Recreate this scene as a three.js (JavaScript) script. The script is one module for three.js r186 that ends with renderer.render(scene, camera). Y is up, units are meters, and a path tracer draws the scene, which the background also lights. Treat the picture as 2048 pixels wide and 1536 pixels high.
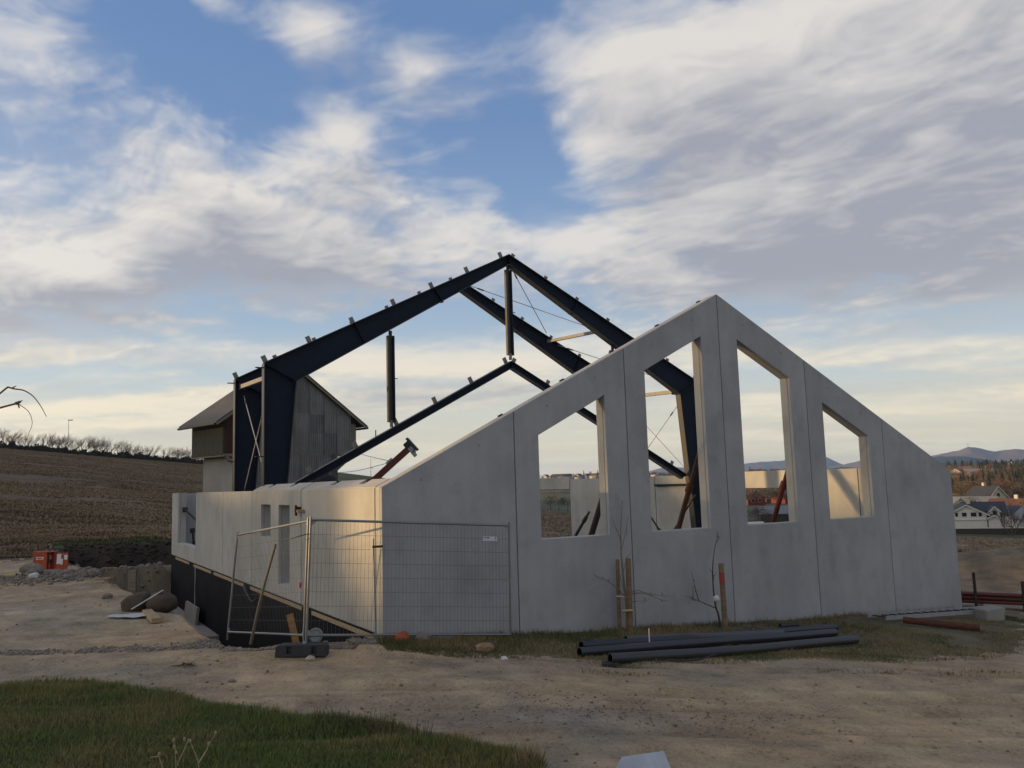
import * as THREE from 'three';
import { mergeGeometries, mergeVertices } from 'three/addons/utils/BufferGeometryUtils.js';
import { RoundedBoxGeometry } from 'three/addons/geometries/RoundedBoxGeometry.js';

// ---------------------------------------------------------------- camera, light, exposure
const scene = new THREE.Scene();
const camera = new THREE.PerspectiveCamera(48.86, 4 / 3, 0.1, 20000);
const rad = (a) => a * Math.PI / 180;
const EYE = 2.743;
camera.position.set(0, EYE, 0);
camera.rotation.set(rad(6.675), 0, rad(-1.6836), 'YXZ');
scene.add(camera);
const renderer = new THREE.WebGLRenderer({ antialias: true });
renderer.toneMapping = THREE.LinearToneMapping;
renderer.toneMappingExposure = 1.0;
renderer.shadowMap.enabled = true;
const SUN_AZ = -95, SUN_EL = 4.5;
const toSun = new THREE.Vector3(Math.sin(rad(SUN_AZ)) * Math.cos(rad(SUN_EL)), Math.sin(rad(SUN_EL)), -Math.cos(rad(SUN_AZ)) * Math.cos(rad(SUN_EL)));
const sun = new THREE.DirectionalLight(new THREE.Color(1, 0.64, 0.27), 4.8);
sun.position.copy(toSun).multiplyScalar(300);
sun.castShadow = true;
sun.shadow.radius = 1.2;
Object.assign(sun.shadow.camera, { left: -260, right: 260, top: 120, bottom: -120, near: 1, far: 900 });
scene.add(sun, sun.target);

// ---------------------------------------------------------------- noise
const { clamp, lerp } = THREE.MathUtils;
const sstep = (a, b, x) => { const t = clamp((x - a) / (b - a), 0, 1); return t * t * (3 - 2 * t); };
function rng(seed) { let s = seed | 0; return () => { s = (s + 0x6d2b79f5) | 0; let t = Math.imul(s ^ (s >>> 15), 1 | s); t = (t + Math.imul(t ^ (t >>> 7), 61 | t)) ^ t; return ((t ^ (t >>> 14)) >>> 0) / 4294967296; }; }
const HASH = (() => { const r = rng(77), a = new Float32Array(65536); for (let i = 0; i < 65536; i++) a[i] = r(); return a; })();
const hash = (ix, iy) => HASH[(Math.imul(ix, 73856093) ^ Math.imul(iy, 19349663)) & 65535];
function vnoise(x, y, px = 0, py = px) {                 // value noise 0..1; px, py: period of the lattice if it has to tile
  let ix = Math.floor(x), iy = Math.floor(y);
  const fx = x - ix, fy = y - iy, sx = fx * fx * fx * (fx * (fx * 6 - 15) + 10), sy = fy * fy * fy * (fy * (fy * 6 - 15) + 10);
  let jx = ix + 1, jy = iy + 1;
  if (px) { ix = ((ix % px) + px) % px; jx = ((jx % px) + px) % px; iy = ((iy % py) + py) % py; jy = ((jy % py) + py) % py; }
  return lerp(lerp(hash(ix, iy), hash(jx, iy), sx), lerp(hash(ix, jy), hash(jx, jy), sx), sy);
}
function fbm(x, y, oct = 4, gain = 0.5) { let s = 0, a = 1, n = 0; for (let i = 0; i < oct; i++) { s += a * vnoise(x + i * 17.3, y + i * 9.1); n += a; a *= gain; x *= 2.03; y *= 2.03; } return s / n; }
function tfbm(x, y, px, py, oct = 4, gain = 0.5) { let s = 0, a = 1, n = 0; for (let i = 0; i < oct; i++) { s += a * vnoise(x, y, px, py); n += a; a *= gain; x *= 2; y *= 2; px *= 2; py *= 2; } return s / n; }

// ---------------------------------------------------------------- sky: evening air with sunlit broken cloud, as directions (azimuth from the view axis, elevation)
const MASSES = [ // azimuth, elevation, half width, half height, weight
  [22, 21.5, 19, 9.5, 1.25], [11, 24.5, 8, 6.5, 0.55], [9, 27.5, 5, 4, 0.35], [31, 14, 16, 6, 0.7], [14, 14.5, 11, 4, 0.5], [40, 24, 18, 12, 0.8],
  [-27, 13.6, 9, 4.6, 1.0], [-20.5, 17.6, 6.2, 4.6, 1.0], [-13, 16.2, 6, 4.2, 0.85], [-4, 15.6, 10, 2.9, 0.8], [-38, 12, 12, 5, 0.8],
  [-11.2, 23.6, 3.2, 3.0, 0.8], [-8.5, 20.3, 4.2, 2.0, 0.55], [-14.6, 21.6, 2.2, 1.7, 0.45], [-12.3, 30.0, 3.4, 1.9, 0.8], [-5.2, 27.6, 2.9, 2.2, 0.62], [-20.5, 30.6, 3.0, 1.0, 0.4],
  [-31, 26, 6, 6.5, 0.42], [-27, 21, 3, 3, 0.15], [-1.5, 19.5, 1.5, 1, 0.3], [-3, 31, 6, 1.2, -0.5],
  [1.5, 22.5, 2.6, 4.5, -0.6], [4.6, 18.9, 2.4, 1.3, -0.5], [-18, 26.5, 9, 2.2, -0.6], [-16, 10.8, 3.2, 1.2, -0.45], [-24, 9.3, 8, 1.0, -0.35],
];
function cloudField(az, el) {                             // [smooth mass of cloud, mass with its ragged edges]
  const c = Math.cos(rad(el)), k = 1 / (Math.sin(rad(el)) + 0.10), X = c * Math.sin(rad(az)) * k, Y = -c * Math.cos(rad(az)) * k;
  const w1 = fbm(X * 2.1 + 3.7, Y * 2.1 + 8.2, 3) - 0.5, w2 = fbm(X * 2.1 + 41.7, Y * 2.1 - 5.2, 3) - 0.5;
  const n1 = fbm(X * 3.0 + w1 * 1.5 + 5, Y * 3.0 + w2 * 1.5 + 2, 3, 0.5) - 0.5;
  const v1 = fbm(X * 9 + 2.2, Y * 9 + 4.4, 2) - 0.5, v2 = fbm(X * 9 + 12.2, Y * 9 - 4.4, 2) - 0.5;
  const n2 = fbm(X * 11 + (w1 * 0.8 + v1 * 0.6), Y * 11 + (w2 * 0.8 + v2 * 0.6), 5, 0.6) - 0.5;
  let m = 0;
  const qa = az + w1 * 4.5 + v1 * 0.8, qe = el + w2 * 3.6 + v2 * 0.7;
  for (const [a, e, ra, re, w] of MASSES) {
    let da = qa - a; if (da > 180) da -= 360; else if (da < -180) da += 360;
    if (Math.abs(da) > ra * 2.2) continue;
    const d = (da / ra) ** 2 + ((qe - e) / re) ** 2;
    if (d < 4.8) m += w * Math.exp(-d * 1.25);
  }
  const away = Math.max(sstep(36, 50, Math.abs(az)), sstep(31, 40, el));       // beyond the named masses the same broken cover goes on
  m = lerp(m, 0.3 + 1.5 * sstep(0.36, 0.68, fbm(X * 0.9 + 11, Y * 0.9 + 31, 3)), away);
  const low = sstep(11.5, 8, el) * (1 - away * 0.5);                            // flat streaks towards the horizon
  const streak = fbm(X * 0.55 + 2 + w1 * 0.6, Y * 2.0 + 7 + w2 * 0.6, 5, 0.5);
  m = lerp(m, m * 0.25 + 0.18 + 1.9 * (streak - 0.33), low);
  const fine = lerp(1, 0.45, low);
  const a = X * 0.62 - Y * 0.78, b = X * 0.78 + Y * 0.62, n3 = fbm(a * 20 + w1 * 9, b * 9 + w2 * 9, 4, 0.6) - 0.5;          // torn filaments
  return [m + n1 * 0.5 * fine, m * 0.95 + n1 * 0.85 * fine + n2 * 0.5 * fine + n3 * 0.40 * fine, n3 + n2 * 0.6];
}
const SKYROWS = [[-90, .52, .49, .42], [0, .80, .68, .45], [1.5, .80, .715, .51], [4, .71, .70, .58], [7, .53, .62, .66], [11, .36, .48, .62], [16, .245, .37, .575], [24, .165, .275, .50], [34, .125, .23, .45], [60, .09, .175, .39], [90, .08, .16, .36]];
function airColour(el) {
  let i = 0; while (i < SKYROWS.length - 2 && el > SKYROWS[i + 1][0]) i++;
  const a = SKYROWS[i], b = SKYROWS[i + 1], t = clamp((el - a[0]) / (b[0] - a[0]), 0, 1);
  return [lerp(a[1], b[1], t), lerp(a[2], b[2], t), lerp(a[3], b[3], t)];
}
function skyColour(az, el) {
  const air = airColour(el);
  if (el < -0.5) return air;
  const [m, f, fil] = cloudField(az, el);
  const veil = lerp(0.30, 0.12, sstep(16, 24, el)) * sstep(0.42, 0.72, fbm(Math.sin(rad(az)) / (Math.sin(rad(el)) + 0.2) * 2.2 + 90, 2.4 / (Math.sin(rad(el)) + 0.2), 4));
  const cover = Math.max(veil, sstep(0.0, 1.05, f)) * lerp(0.45, 1, sstep(0.0, 5, el));
  if (cover < 0.004) return air;
  const up = cloudField(az - 1.3, el + 2.0)[0];
  const warm = sstep(14, 4, el);
  const kk = 1 / (Math.sin(rad(el)) + 0.16), roll = fbm(Math.sin(rad(az)) * kk * 2.6 + 60, kk * 7.5 + fbm(az * 0.09, el * 0.12, 2) * 3, 4, 0.55) - 0.5;
  const lit = clamp(0.46 + roll * 0.7 + (m - up) * 0.95 - sstep(0.6, 2.2, up) * 0.40 + (f - m) * 0.4 + fil * 0.34, 0, 1);
  const body = sstep(0.35, 1.25, m);
  const hi = [lerp(.79, .93, warm), lerp(.75, .83, warm), lerp(.70, .64, warm)], lo = [lerp(.375, .50, warm), lerp(.385, .50, warm), lerp(.435, .50, warm)];
  const s = clamp(lit * 1.05 + (1 - body) * 0.30 - 0.06, 0, 1), o = [0, 0, 0];
  for (let c = 0; c < 3; c++) o[c] = lerp(air[c], lerp(lo[c], hi[c], s), cover * 0.93);
  return o;
}
{
  const Wd = 4096, Hd = 2048, data = new Float32Array(Wd * Hd * 4);
  // air and cloud near the low sun are brighter and warmer, falling off with the angle from it
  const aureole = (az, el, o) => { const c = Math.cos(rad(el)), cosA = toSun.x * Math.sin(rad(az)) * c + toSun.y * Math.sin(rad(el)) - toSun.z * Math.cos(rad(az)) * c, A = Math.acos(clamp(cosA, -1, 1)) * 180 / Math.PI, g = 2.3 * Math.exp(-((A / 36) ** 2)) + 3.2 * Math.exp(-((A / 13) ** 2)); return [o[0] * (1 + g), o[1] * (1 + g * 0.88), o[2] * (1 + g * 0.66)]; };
  const dirOf = (col, row) => { const r = ((col + 0.5) / Wd - 0.5) * 2 * Math.PI, el = ((row + 0.5) / Hd - 0.5) * 180; let az = r * 180 / Math.PI + 90; if (az > 180) az -= 360; return [az, el]; };
  const put = (c, r, o) => { const i = (r * Wd + c) * 4; data[i] = o[0]; data[i + 1] = o[1]; data[i + 2] = o[2]; data[i + 3] = 1; };
  const STEP = 16;
  for (let r = 0; r < Hd; r += STEP) for (let c = 0; c < Wd; c += STEP) {
    const [az, el] = dirOf(c + STEP / 2, r + STEP / 2);
    const fine = Math.abs(az) < 37 && el > -2 && el < 35;
    const mid = Math.abs(az) < 60 && el > -2 && el < 50 ? 4 : 8, st = fine ? 1 : mid;
    for (let y = 0; y < STEP; y += st) for (let x = 0; x < STEP; x += st) {
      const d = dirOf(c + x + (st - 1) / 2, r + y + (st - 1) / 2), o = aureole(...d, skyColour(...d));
      for (let yy = 0; yy < st; yy++) for (let xx = 0; xx < st; xx++) put(c + x + xx, r + y + yy, o);
    }
  }
  const sky = new THREE.DataTexture(data, Wd, Hd, THREE.RGBAFormat, THREE.FloatType);
  sky.mapping = THREE.EquirectangularReflectionMapping; sky.magFilter = THREE.LinearFilter; sky.needsUpdate = true;
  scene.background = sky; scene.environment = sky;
}
// ---------------------------------------------------------------- tools
const V3 = (x, y, z) => new THREE.Vector3(x, y, z);
const taken = {};
function numbered(name) { const n = taken[name] ?? 0; taken[name] = n + 1; return n ? `${name}_${String(n).padStart(3, '0')}` : name; }
function tag(o, label, category, group, kind) { Object.assign(o.userData, { label, category }); if (group) o.userData.group = group; if (kind) o.userData.kind = kind; return o; }
function thing(name, label, category, pos = [0, 0, 0], turn = 0, group) {
  const o = new THREE.Group(); o.name = numbered(name); o.position.set(...pos); o.rotation.y = turn; scene.add(o); return tag(o, label, category, group);
}
function shade(m) { m.castShadow = m.receiveShadow = true; return m; }
function part(parent, name, geo, mat) { const m = shade(new THREE.Mesh(Array.isArray(geo) ? join(geo) : geo, mat)); m.name = name; parent.add(m); return m; }
function solo(name, geo, mat, label, category, group, kind) { const m = shade(new THREE.Mesh(Array.isArray(geo) ? join(geo) : geo, mat)); m.name = numbered(name); scene.add(m); return tag(m, label, category, group, kind); }
function struct(name, geo, mat) { const m = shade(new THREE.Mesh(geo, mat)); m.name = numbered(name); m.userData.kind = 'structure'; scene.add(m); return m; }
function copy(o, label, pos, turn, scale) { const c = o.clone(); c.name = numbered(o.name.replace(/_\d{3}$/, '')); if (label) c.userData.label = label; if (pos) c.position.set(...pos); if (turn !== undefined) c.rotation.y = turn; if (scale) c.scale.set(...[].concat(scale, scale, scale).slice(0, 3)); scene.add(c); return c; }
function join(list) {
  const out = list.map((g) => { const n = g.index ? g.toNonIndexed() : g.clone(); for (const k of Object.keys(n.attributes)) if (!['position', 'normal', 'uv', 'color'].includes(k)) n.deleteAttribute(k); if (!n.attributes.uv) n.setAttribute('uv', new THREE.BufferAttribute(new Float32Array(n.attributes.position.count * 2), 2)); return n; });
  const anyC = out.some((g) => g.attributes.color); if (anyC) for (const g of out) if (!g.attributes.color) g.setAttribute('color', new THREE.BufferAttribute(new Float32Array(g.attributes.position.count * 3).fill(1), 3));
  return mergeGeometries(out);
}
function metreUV(g, k = 1, du = 0, dv = 0) {             // box-projected uv in metres
  if (g.index) g = g.toNonIndexed(); const p = g.attributes.position, n = p.count, uv = new Float32Array(n * 2), a = V3(), b = V3(), c = V3();
  for (let i = 0; i < n; i += 3) {
    a.fromBufferAttribute(p, i); b.fromBufferAttribute(p, i + 1); c.fromBufferAttribute(p, i + 2);
    const nn = b.clone().sub(a).cross(c.clone().sub(a)), ax = Math.abs(nn.x), ay = Math.abs(nn.y), az = Math.abs(nn.z);
    [a, b, c].forEach((q, j) => { const o = ax >= ay && ax >= az ? [q.z, q.y] : ay >= az ? [q.x, q.z] : [q.x, q.y]; uv[(i + j) * 2] = o[0] * k + du; uv[(i + j) * 2 + 1] = o[1] * k + dv; });
  }
  g.setAttribute('uv', new THREE.BufferAttribute(uv, 2)); return g;
}
const box = (x0, x1, y0, y1, z0, z1, r = 0) => { const w = Math.abs(x1 - x0), h = Math.abs(y1 - y0), d = Math.abs(z1 - z0); const g = r ? new RoundedBoxGeometry(w, h, d, 1, Math.min(r, w / 2.1, h / 2.1, d / 2.1)) : new THREE.BoxGeometry(w, h, d); return metreUV(g.translate((x0 + x1) / 2, (y0 + y1) / 2, (z0 + z1) / 2)); };
function beam(a, b, w, h, up = V3(0, 1, 0), r = 0) {     // bar from a to b, w across, h along "up"
  const d = b.clone().sub(a), L = d.length(), z = d.clone().normalize(), x = up.clone().cross(z).normalize(), y = z.clone().cross(x);
  const g = metreUV(r ? new RoundedBoxGeometry(w, h, L, 1, r) : new THREE.BoxGeometry(w, h, L));
  return g.applyMatrix4(new THREE.Matrix4().makeBasis(x, y, z).setPosition(a.clone().add(b).multiplyScalar(0.5)));
}
function rod(a, b, r0, r1 = r0, n = 8, open = false) {
  const d = b.clone().sub(a), L = d.length();
  return new THREE.CylinderGeometry(r1, r0, L, n, 1, open).applyQuaternion(new THREE.Quaternion().setFromUnitVectors(V3(0, 1, 0), d.normalize())).translate((a.x + b.x) / 2, (a.y + b.y) / 2, (a.z + b.z) / 2);
}
function tube(pts, r0, r1 = r0, n = 6, seg) {            // tapering tube through points
  const c = new THREE.CatmullRomCurve3(pts.map((p) => (p.isVector3 ? p : V3(...p)))), s = seg ?? (pts.length - 1) * 3, g = new THREE.TubeGeometry(c, s, 1, n, false), p = g.attributes.position;
  for (let i = 0; i <= s; i++) { const o = c.getPointAt(i / s), r = lerp(r0, r1, i / s); for (let j = 0; j <= n; j++) { const k = i * (n + 1) + j; p.setXYZ(k, o.x + (p.getX(k) - o.x) * r, o.y + (p.getY(k) - o.y) * r, o.z + (p.getZ(k) - o.z) * r); } }
  return g;
}
function extr(pts, depth, holes = [], bevel = 0.008) {   // outline in x,y drawn out along +z
  const sh = new THREE.Shape(pts.map((p) => new THREE.Vector2(...p)));
  for (const h of holes) sh.holes.push(new THREE.Path(h.map((p) => new THREE.Vector2(...p))));
  return new THREE.ExtrudeGeometry(sh, bevel ? { depth: depth - 2 * bevel, bevelEnabled: true, bevelThickness: bevel, bevelSize: bevel, bevelOffset: -bevel, bevelSegments: 1 } : { depth, bevelEnabled: false }).translate(0, 0, bevel);
}
function rock(r, seed, sx = 1, sy = 0.75, sz = 1, det = 2, rough = 0.35, facets = false) {
  const g = mergeVertices(new THREE.IcosahedronGeometry(1, det).deleteAttribute('normal').deleteAttribute('uv')), p = g.attributes.position, q = rng(seed), ox = q() * 90, oy = q() * 90;
  for (let i = 0; i < p.count; i++) { const x = p.getX(i), y = p.getY(i), z = p.getZ(i), d = 1 + rough * (fbm(x * 1.3 + ox + z * 0.8, y * 1.3 + oy - z * 1.1, 3) - 0.5) * 2; p.setXYZ(i, x * d * r * sx, y * d * r * sy, z * d * r * sz); }
  g.computeVertexNormals(); const o = g.toNonIndexed(); if (facets) o.computeVertexNormals(); return metreUV(o);
}

// ---------------------------------------------------------------- textures: factors round 0.8 that multiply a material's colour
function tex(size, fn, repeat = 1, srgb = false) {
  const d = new Uint8Array(size * size * 4);
  for (let y = 0; y < size; y++) for (let x = 0; x < size; x++) { const v = fn(x / size, y / size), i = (y * size + x) * 4; if (typeof v === 'number') d[i] = d[i + 1] = d[i + 2] = clamp(v, 0, 1) * 255; else { d[i] = clamp(v[0], 0, 1) * 255; d[i + 1] = clamp(v[1], 0, 1) * 255; d[i + 2] = clamp(v[2], 0, 1) * 255; } d[i + 3] = 255; }
  const t = new THREE.DataTexture(d, size, size); t.wrapS = t.wrapT = THREE.RepeatWrapping; t.magFilter = THREE.LinearFilter; t.repeat.set(repeat, repeat); if (srgb) t.colorSpace = THREE.SRGBColorSpace; t.needsUpdate = true; return t;
}
const TX = {};
TX.concrete = tex(1024, (u, v) => {                       // 6 m tile: clouded cement skin, runs down the mould, blow holes
  const blot = tfbm(u * 7, v * 6, 7, 6, 5, 0.55), big = tfbm(u * 3 + 0.5, v * 3, 3, 3, 3), run = tfbm(u * 46, v * 4, 46, 4, 3), sp = vnoise(u * 300, v * 300, 300), spot = tfbm(u * 20, v * 18, 20, 18, 4);
  let f = 0.80 + (blot - 0.5) * 0.32 + (big - 0.5) * 0.17 + (tfbm(u * 16, v * 2, 16, 2, 3) - 0.5) * 0.12 + (run - 0.5) * 0.07 + (sp - 0.5) * 0.05;
  f -= sstep(0.58, 0.80, spot) * 0.06;
  const hole = vnoise(u * 180 + 3, v * 180, 180); if (hole > 0.975) f -= 0.16;
  const t = (tfbm(u * 5, v * 5 + 0.3, 5, 5, 3) - 0.5) * 0.05; return [f + t, f, f - t * 1.1];
}, 1 / 6);
TX.concreteBump = tex(512, (u, v) => 0.5 + (tfbm(u * 12, v * 12, 12, 12, 4) - 0.5) * 0.6 - (vnoise(u * 90, v * 90, 90) > 0.96 ? 0.4 : 0), 1 / 3);
TX.dirt = tex(1024, (u, v) => {                           // 4 m tile: trodden sandy soil with grit
  const a = tfbm(u * 6, v * 6, 6, 6, 5, 0.6), g = vnoise(u * 256, v * 256, 256), s = tfbm(u * 90, v * 90, 90, 90, 2);
  let f = 0.78 + (a - 0.5) * 0.75 + (g - 0.5) * 0.24; if (s > 0.74) f += 0.12; if (s < 0.26) f -= 0.2;
  const t = (tfbm(u * 9 + 0.2, v * 9, 9, 9, 3) - 0.5) * 0.10; return [f + t * 0.4, f, f - t];
}, 1 / 4);
TX.dirtBump = tex(1024, (u, v) => 0.5 + (tfbm(u * 14, v * 14, 14, 14, 6, 0.62) - 0.5) * 1.1, 1 / 4);
TX.stubble = tex(1024, (u, v) => {                        // 24 m tile: dead mown grass in rows
  const a = tfbm(u * 5, v * 5, 5, 5, 4, 0.6), row = tfbm(u * 8, v * 44, 8, 44, 3), g = vnoise(u * 400, v * 400, 400), c = tfbm(u * 60, v * 60, 60, 60, 3);
  const f = 0.70 + (a - 0.5) * 0.45 + (row - 0.5) * 0.22 + (g - 0.5) * 0.16 + (c - 0.5) * 0.35, t = (a - 0.5) * 0.12; return [f + t, f + t * 0.3, f - t];
}, 1 / 24);
TX.grain = tex(512, (u, v) => 0.8 + (tfbm(u * 10, v * 10, 10, 10, 5, 0.6) - 0.5) * 0.5, 1);
TX.wood = tex(512, (u, v) => { const w = tfbm(u * 3, v * 40, 3, 40, 4), f = 0.8 + (w - 0.5) * 0.45 + (tfbm(u * 4, v * 4, 4, 4, 2) - 0.5) * 0.2; return [f, f * 0.99, f * 0.97]; }, 1);
TX.rust = tex(512, (u, v) => { const a = tfbm(u * 8, v * 8, 8, 8, 5, 0.6), f = 0.75 + (a - 0.5) * 0.8; return [f, f * (0.9 + 0.2 * a), f * (0.8 + 0.3 * a)]; }, 2);
TX.sheet = tex(512, (u, v) => { const a = tfbm(u * 5, v * 3, 5, 3, 5, 0.6), r = tfbm(u * 30, v * 3, 30, 3, 3), f = 0.8 + (a - 0.5) * 0.5 + (r - 0.5) * 0.18; return [f, f * 0.995, f * 0.98]; }, 1 / 2);
const std = (rgb, rough = 0.9, o = {}) => new THREE.MeshStandardMaterial({ color: new THREE.Color().setRGB(...rgb), roughness: rough, metalness: 0, ...o });
const M = {
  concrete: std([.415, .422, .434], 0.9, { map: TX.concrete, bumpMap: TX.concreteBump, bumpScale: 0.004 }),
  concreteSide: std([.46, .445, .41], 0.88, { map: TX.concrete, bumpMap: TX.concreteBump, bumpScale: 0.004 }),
  concreteOld: std([.33, .315, .285], 0.95, { map: TX.concrete, bumpMap: TX.concreteBump, bumpScale: 0.01 }),
  insulation: std([.30, .27, .22], 0.95),
  joint: std([.03, .03, .032], 0.8),
  steel: new THREE.MeshPhysicalMaterial({ color: new THREE.Color().setRGB(.009, .017, .034), roughness: 0.7, specularIntensity: 0.45, map: TX.grain }),
  flange: std([.045, .043, .042], 0.38, { map: TX.grain }),  // same paint as the web, with the low sun's sheen put into a lighter colour
  galv: std([.27, .28, .29], 0.42, { metalness: 0.6, map: TX.grain }),
  galvDull: std([.40, .41, .42], 0.55, { metalness: 0.35, map: TX.grain }),
  cleat: std([.27, .265, .25], 0.6, { metalness: 0.3, map: TX.grain }),
  hanger: std([.085, .08, .07], 0.6, { map: TX.grain }),
  membrane: new THREE.MeshPhysicalMaterial({ color: new THREE.Color().setRGB(.0065, .0075, .011), roughness: 0.75, specularIntensity: 0.25, map: TX.grain }),
  timber: std([.42, .31, .18], 0.85, { map: TX.wood }),
  timberGrey: std([.22, .19, .14], 0.92, { map: TX.wood }),
  boards: std([.075, .070, .052], 0.92, { map: TX.wood }),
  redWood: std([.055, .020, .015], 0.9, { map: TX.wood }),
  stake: std([.24, .165, .095], 0.9, { map: TX.wood }),
  rust: std([.11, .042, .024], 0.9, { map: TX.rust }),
  rustDark: std([.06, .035, .026], 0.85, { map: TX.rust }),
  redPaint: std([.13, .018, .012], 0.6, { map: TX.grain }),
  darkSteel: std([.03, .03, .034], 0.6, { map: TX.grain }),
  blackPlastic: std([.022, .025, .030], 0.42, { map: TX.grain }),
  tarp: std([.010, .010, .011], 0.95),
  wire: std([.13, .13, .135], 0.6, { metalness: 0.3 }),
  rubber: std([.035, .036, .042], 0.75, { map: TX.grain }),
  orange: std([.50, .085, .025], 0.5, { map: TX.grain }),
  orangeDark: std([.30, .03, .015], 0.7),
  paper: std([.72, .74, .74], 0.8),
  white: std([.74, .73, .69], 0.8, { map: TX.grain }),
  stone: std([.235, .21, .175], 0.95, { map: TX.grain }),
  grit: std([.205, .16, .115], 0.95, { map: TX.grain }),
  boulder: std([.10, .075, .056], 0.95, { map: TX.grain, bumpMap: TX.dirtBump, bumpScale: 0.03 }),
  bark: std([.10, .075, .055], 0.95, { map: TX.grain }),
  twig: std([.12, .085, .06], 0.95),
};
// building frame: e along the gable wall, d along its depth
const YAW = rad(30.00569), CORNER = V3(-2.3613, 0, -15), EAVE = 2.731, WIDE = 16.464;
const E_ = V3(Math.cos(YAW), 0, -Math.sin(YAW)), D_ = V3(-Math.sin(YAW), 0, -Math.cos(YAW));
const B = (u, v, y) => CORNER.clone().addScaledVector(E_, u).addScaledVector(D_, v).setY(y);
const toUV = (x, z) => [(x - CORNER.x) * E_.x + (z - CORNER.z) * E_.z, (x - CORNER.x) * D_.x + (z - CORNER.z) * D_.z];
const at = (u, v, y) => B(u, v, y).toArray();
// ---------------------------------------------------------------- terrain
const table = (T, x) => { let i = 0; while (i < T.length - 2 && x > T[i + 1][0]) i++; const [a, b] = [T[i], T[i + 1]], t = clamp((x - a[0]) / (b[0] - a[0]), 0, 1); return lerp(a[1], b[1], t); };
const CREST = [[-180, 6], [-130, 12], [-100, 14.3], [-91, 14.1], [-60, 14.4], [-31.3, 11.4], [-20.3, 8.1], [-11.3, 5.7], [-8, 4.1], [-4, 0.6], [3, -3.4], [10, -6], [20, -8.5], [31, -9.4], [50, -9.6], [90, -7], [140, 0], [180, 6]];
const LAWN = [[-40, -15.5], [-9.5, -13.0], [-7.73, -12.68], [-7.05, -12.8], [-6.25, -12.7], [-5.51, -12.1], [-4.9, -11.75], [-4.08, -11.2], [-2.95, -10.45], [-2.41, -10.2], [-1.53, -9.85], [-0.8, -9.4], [-0.5, -9.0], [-0.15, -8.75], [0.08, -8.5], [0.22, -7.6], [0.26, -3]];
const VERGE = [[-0.4, -0.25], [0.2, -0.75], [0.69, -1.15], [2.11, -2.0], [3.09, -2.7], [6.04, -3.6], [7.39, -4.4], [9.5, -4.7], [12.04, -4.2], [14, -3.1], [16.5, -1.6]];
const polar = (x, z) => [Math.hypot(x, z), Math.atan2(x, -z) * 180 / Math.PI];
const inLawn = (x, z) => x < 0.28 && z > table(LAWN, x) && z < 3;
const vergeEdge = (u) => table(VERGE, u);
const RUTS = [[-13.5, 1], [-12.1, 1], [-11.4, 0.7], [-9.9, 0.6]];                // wheel ruts: depth of the road along four lines
const rutAt = (x, z, zc) => z - zc - 0.45 * Math.sin(x * 0.16 + zc) - 0.006 * x * x * -1 - (vnoise(x * 0.5, zc) - 0.5) * 0.25;
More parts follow.
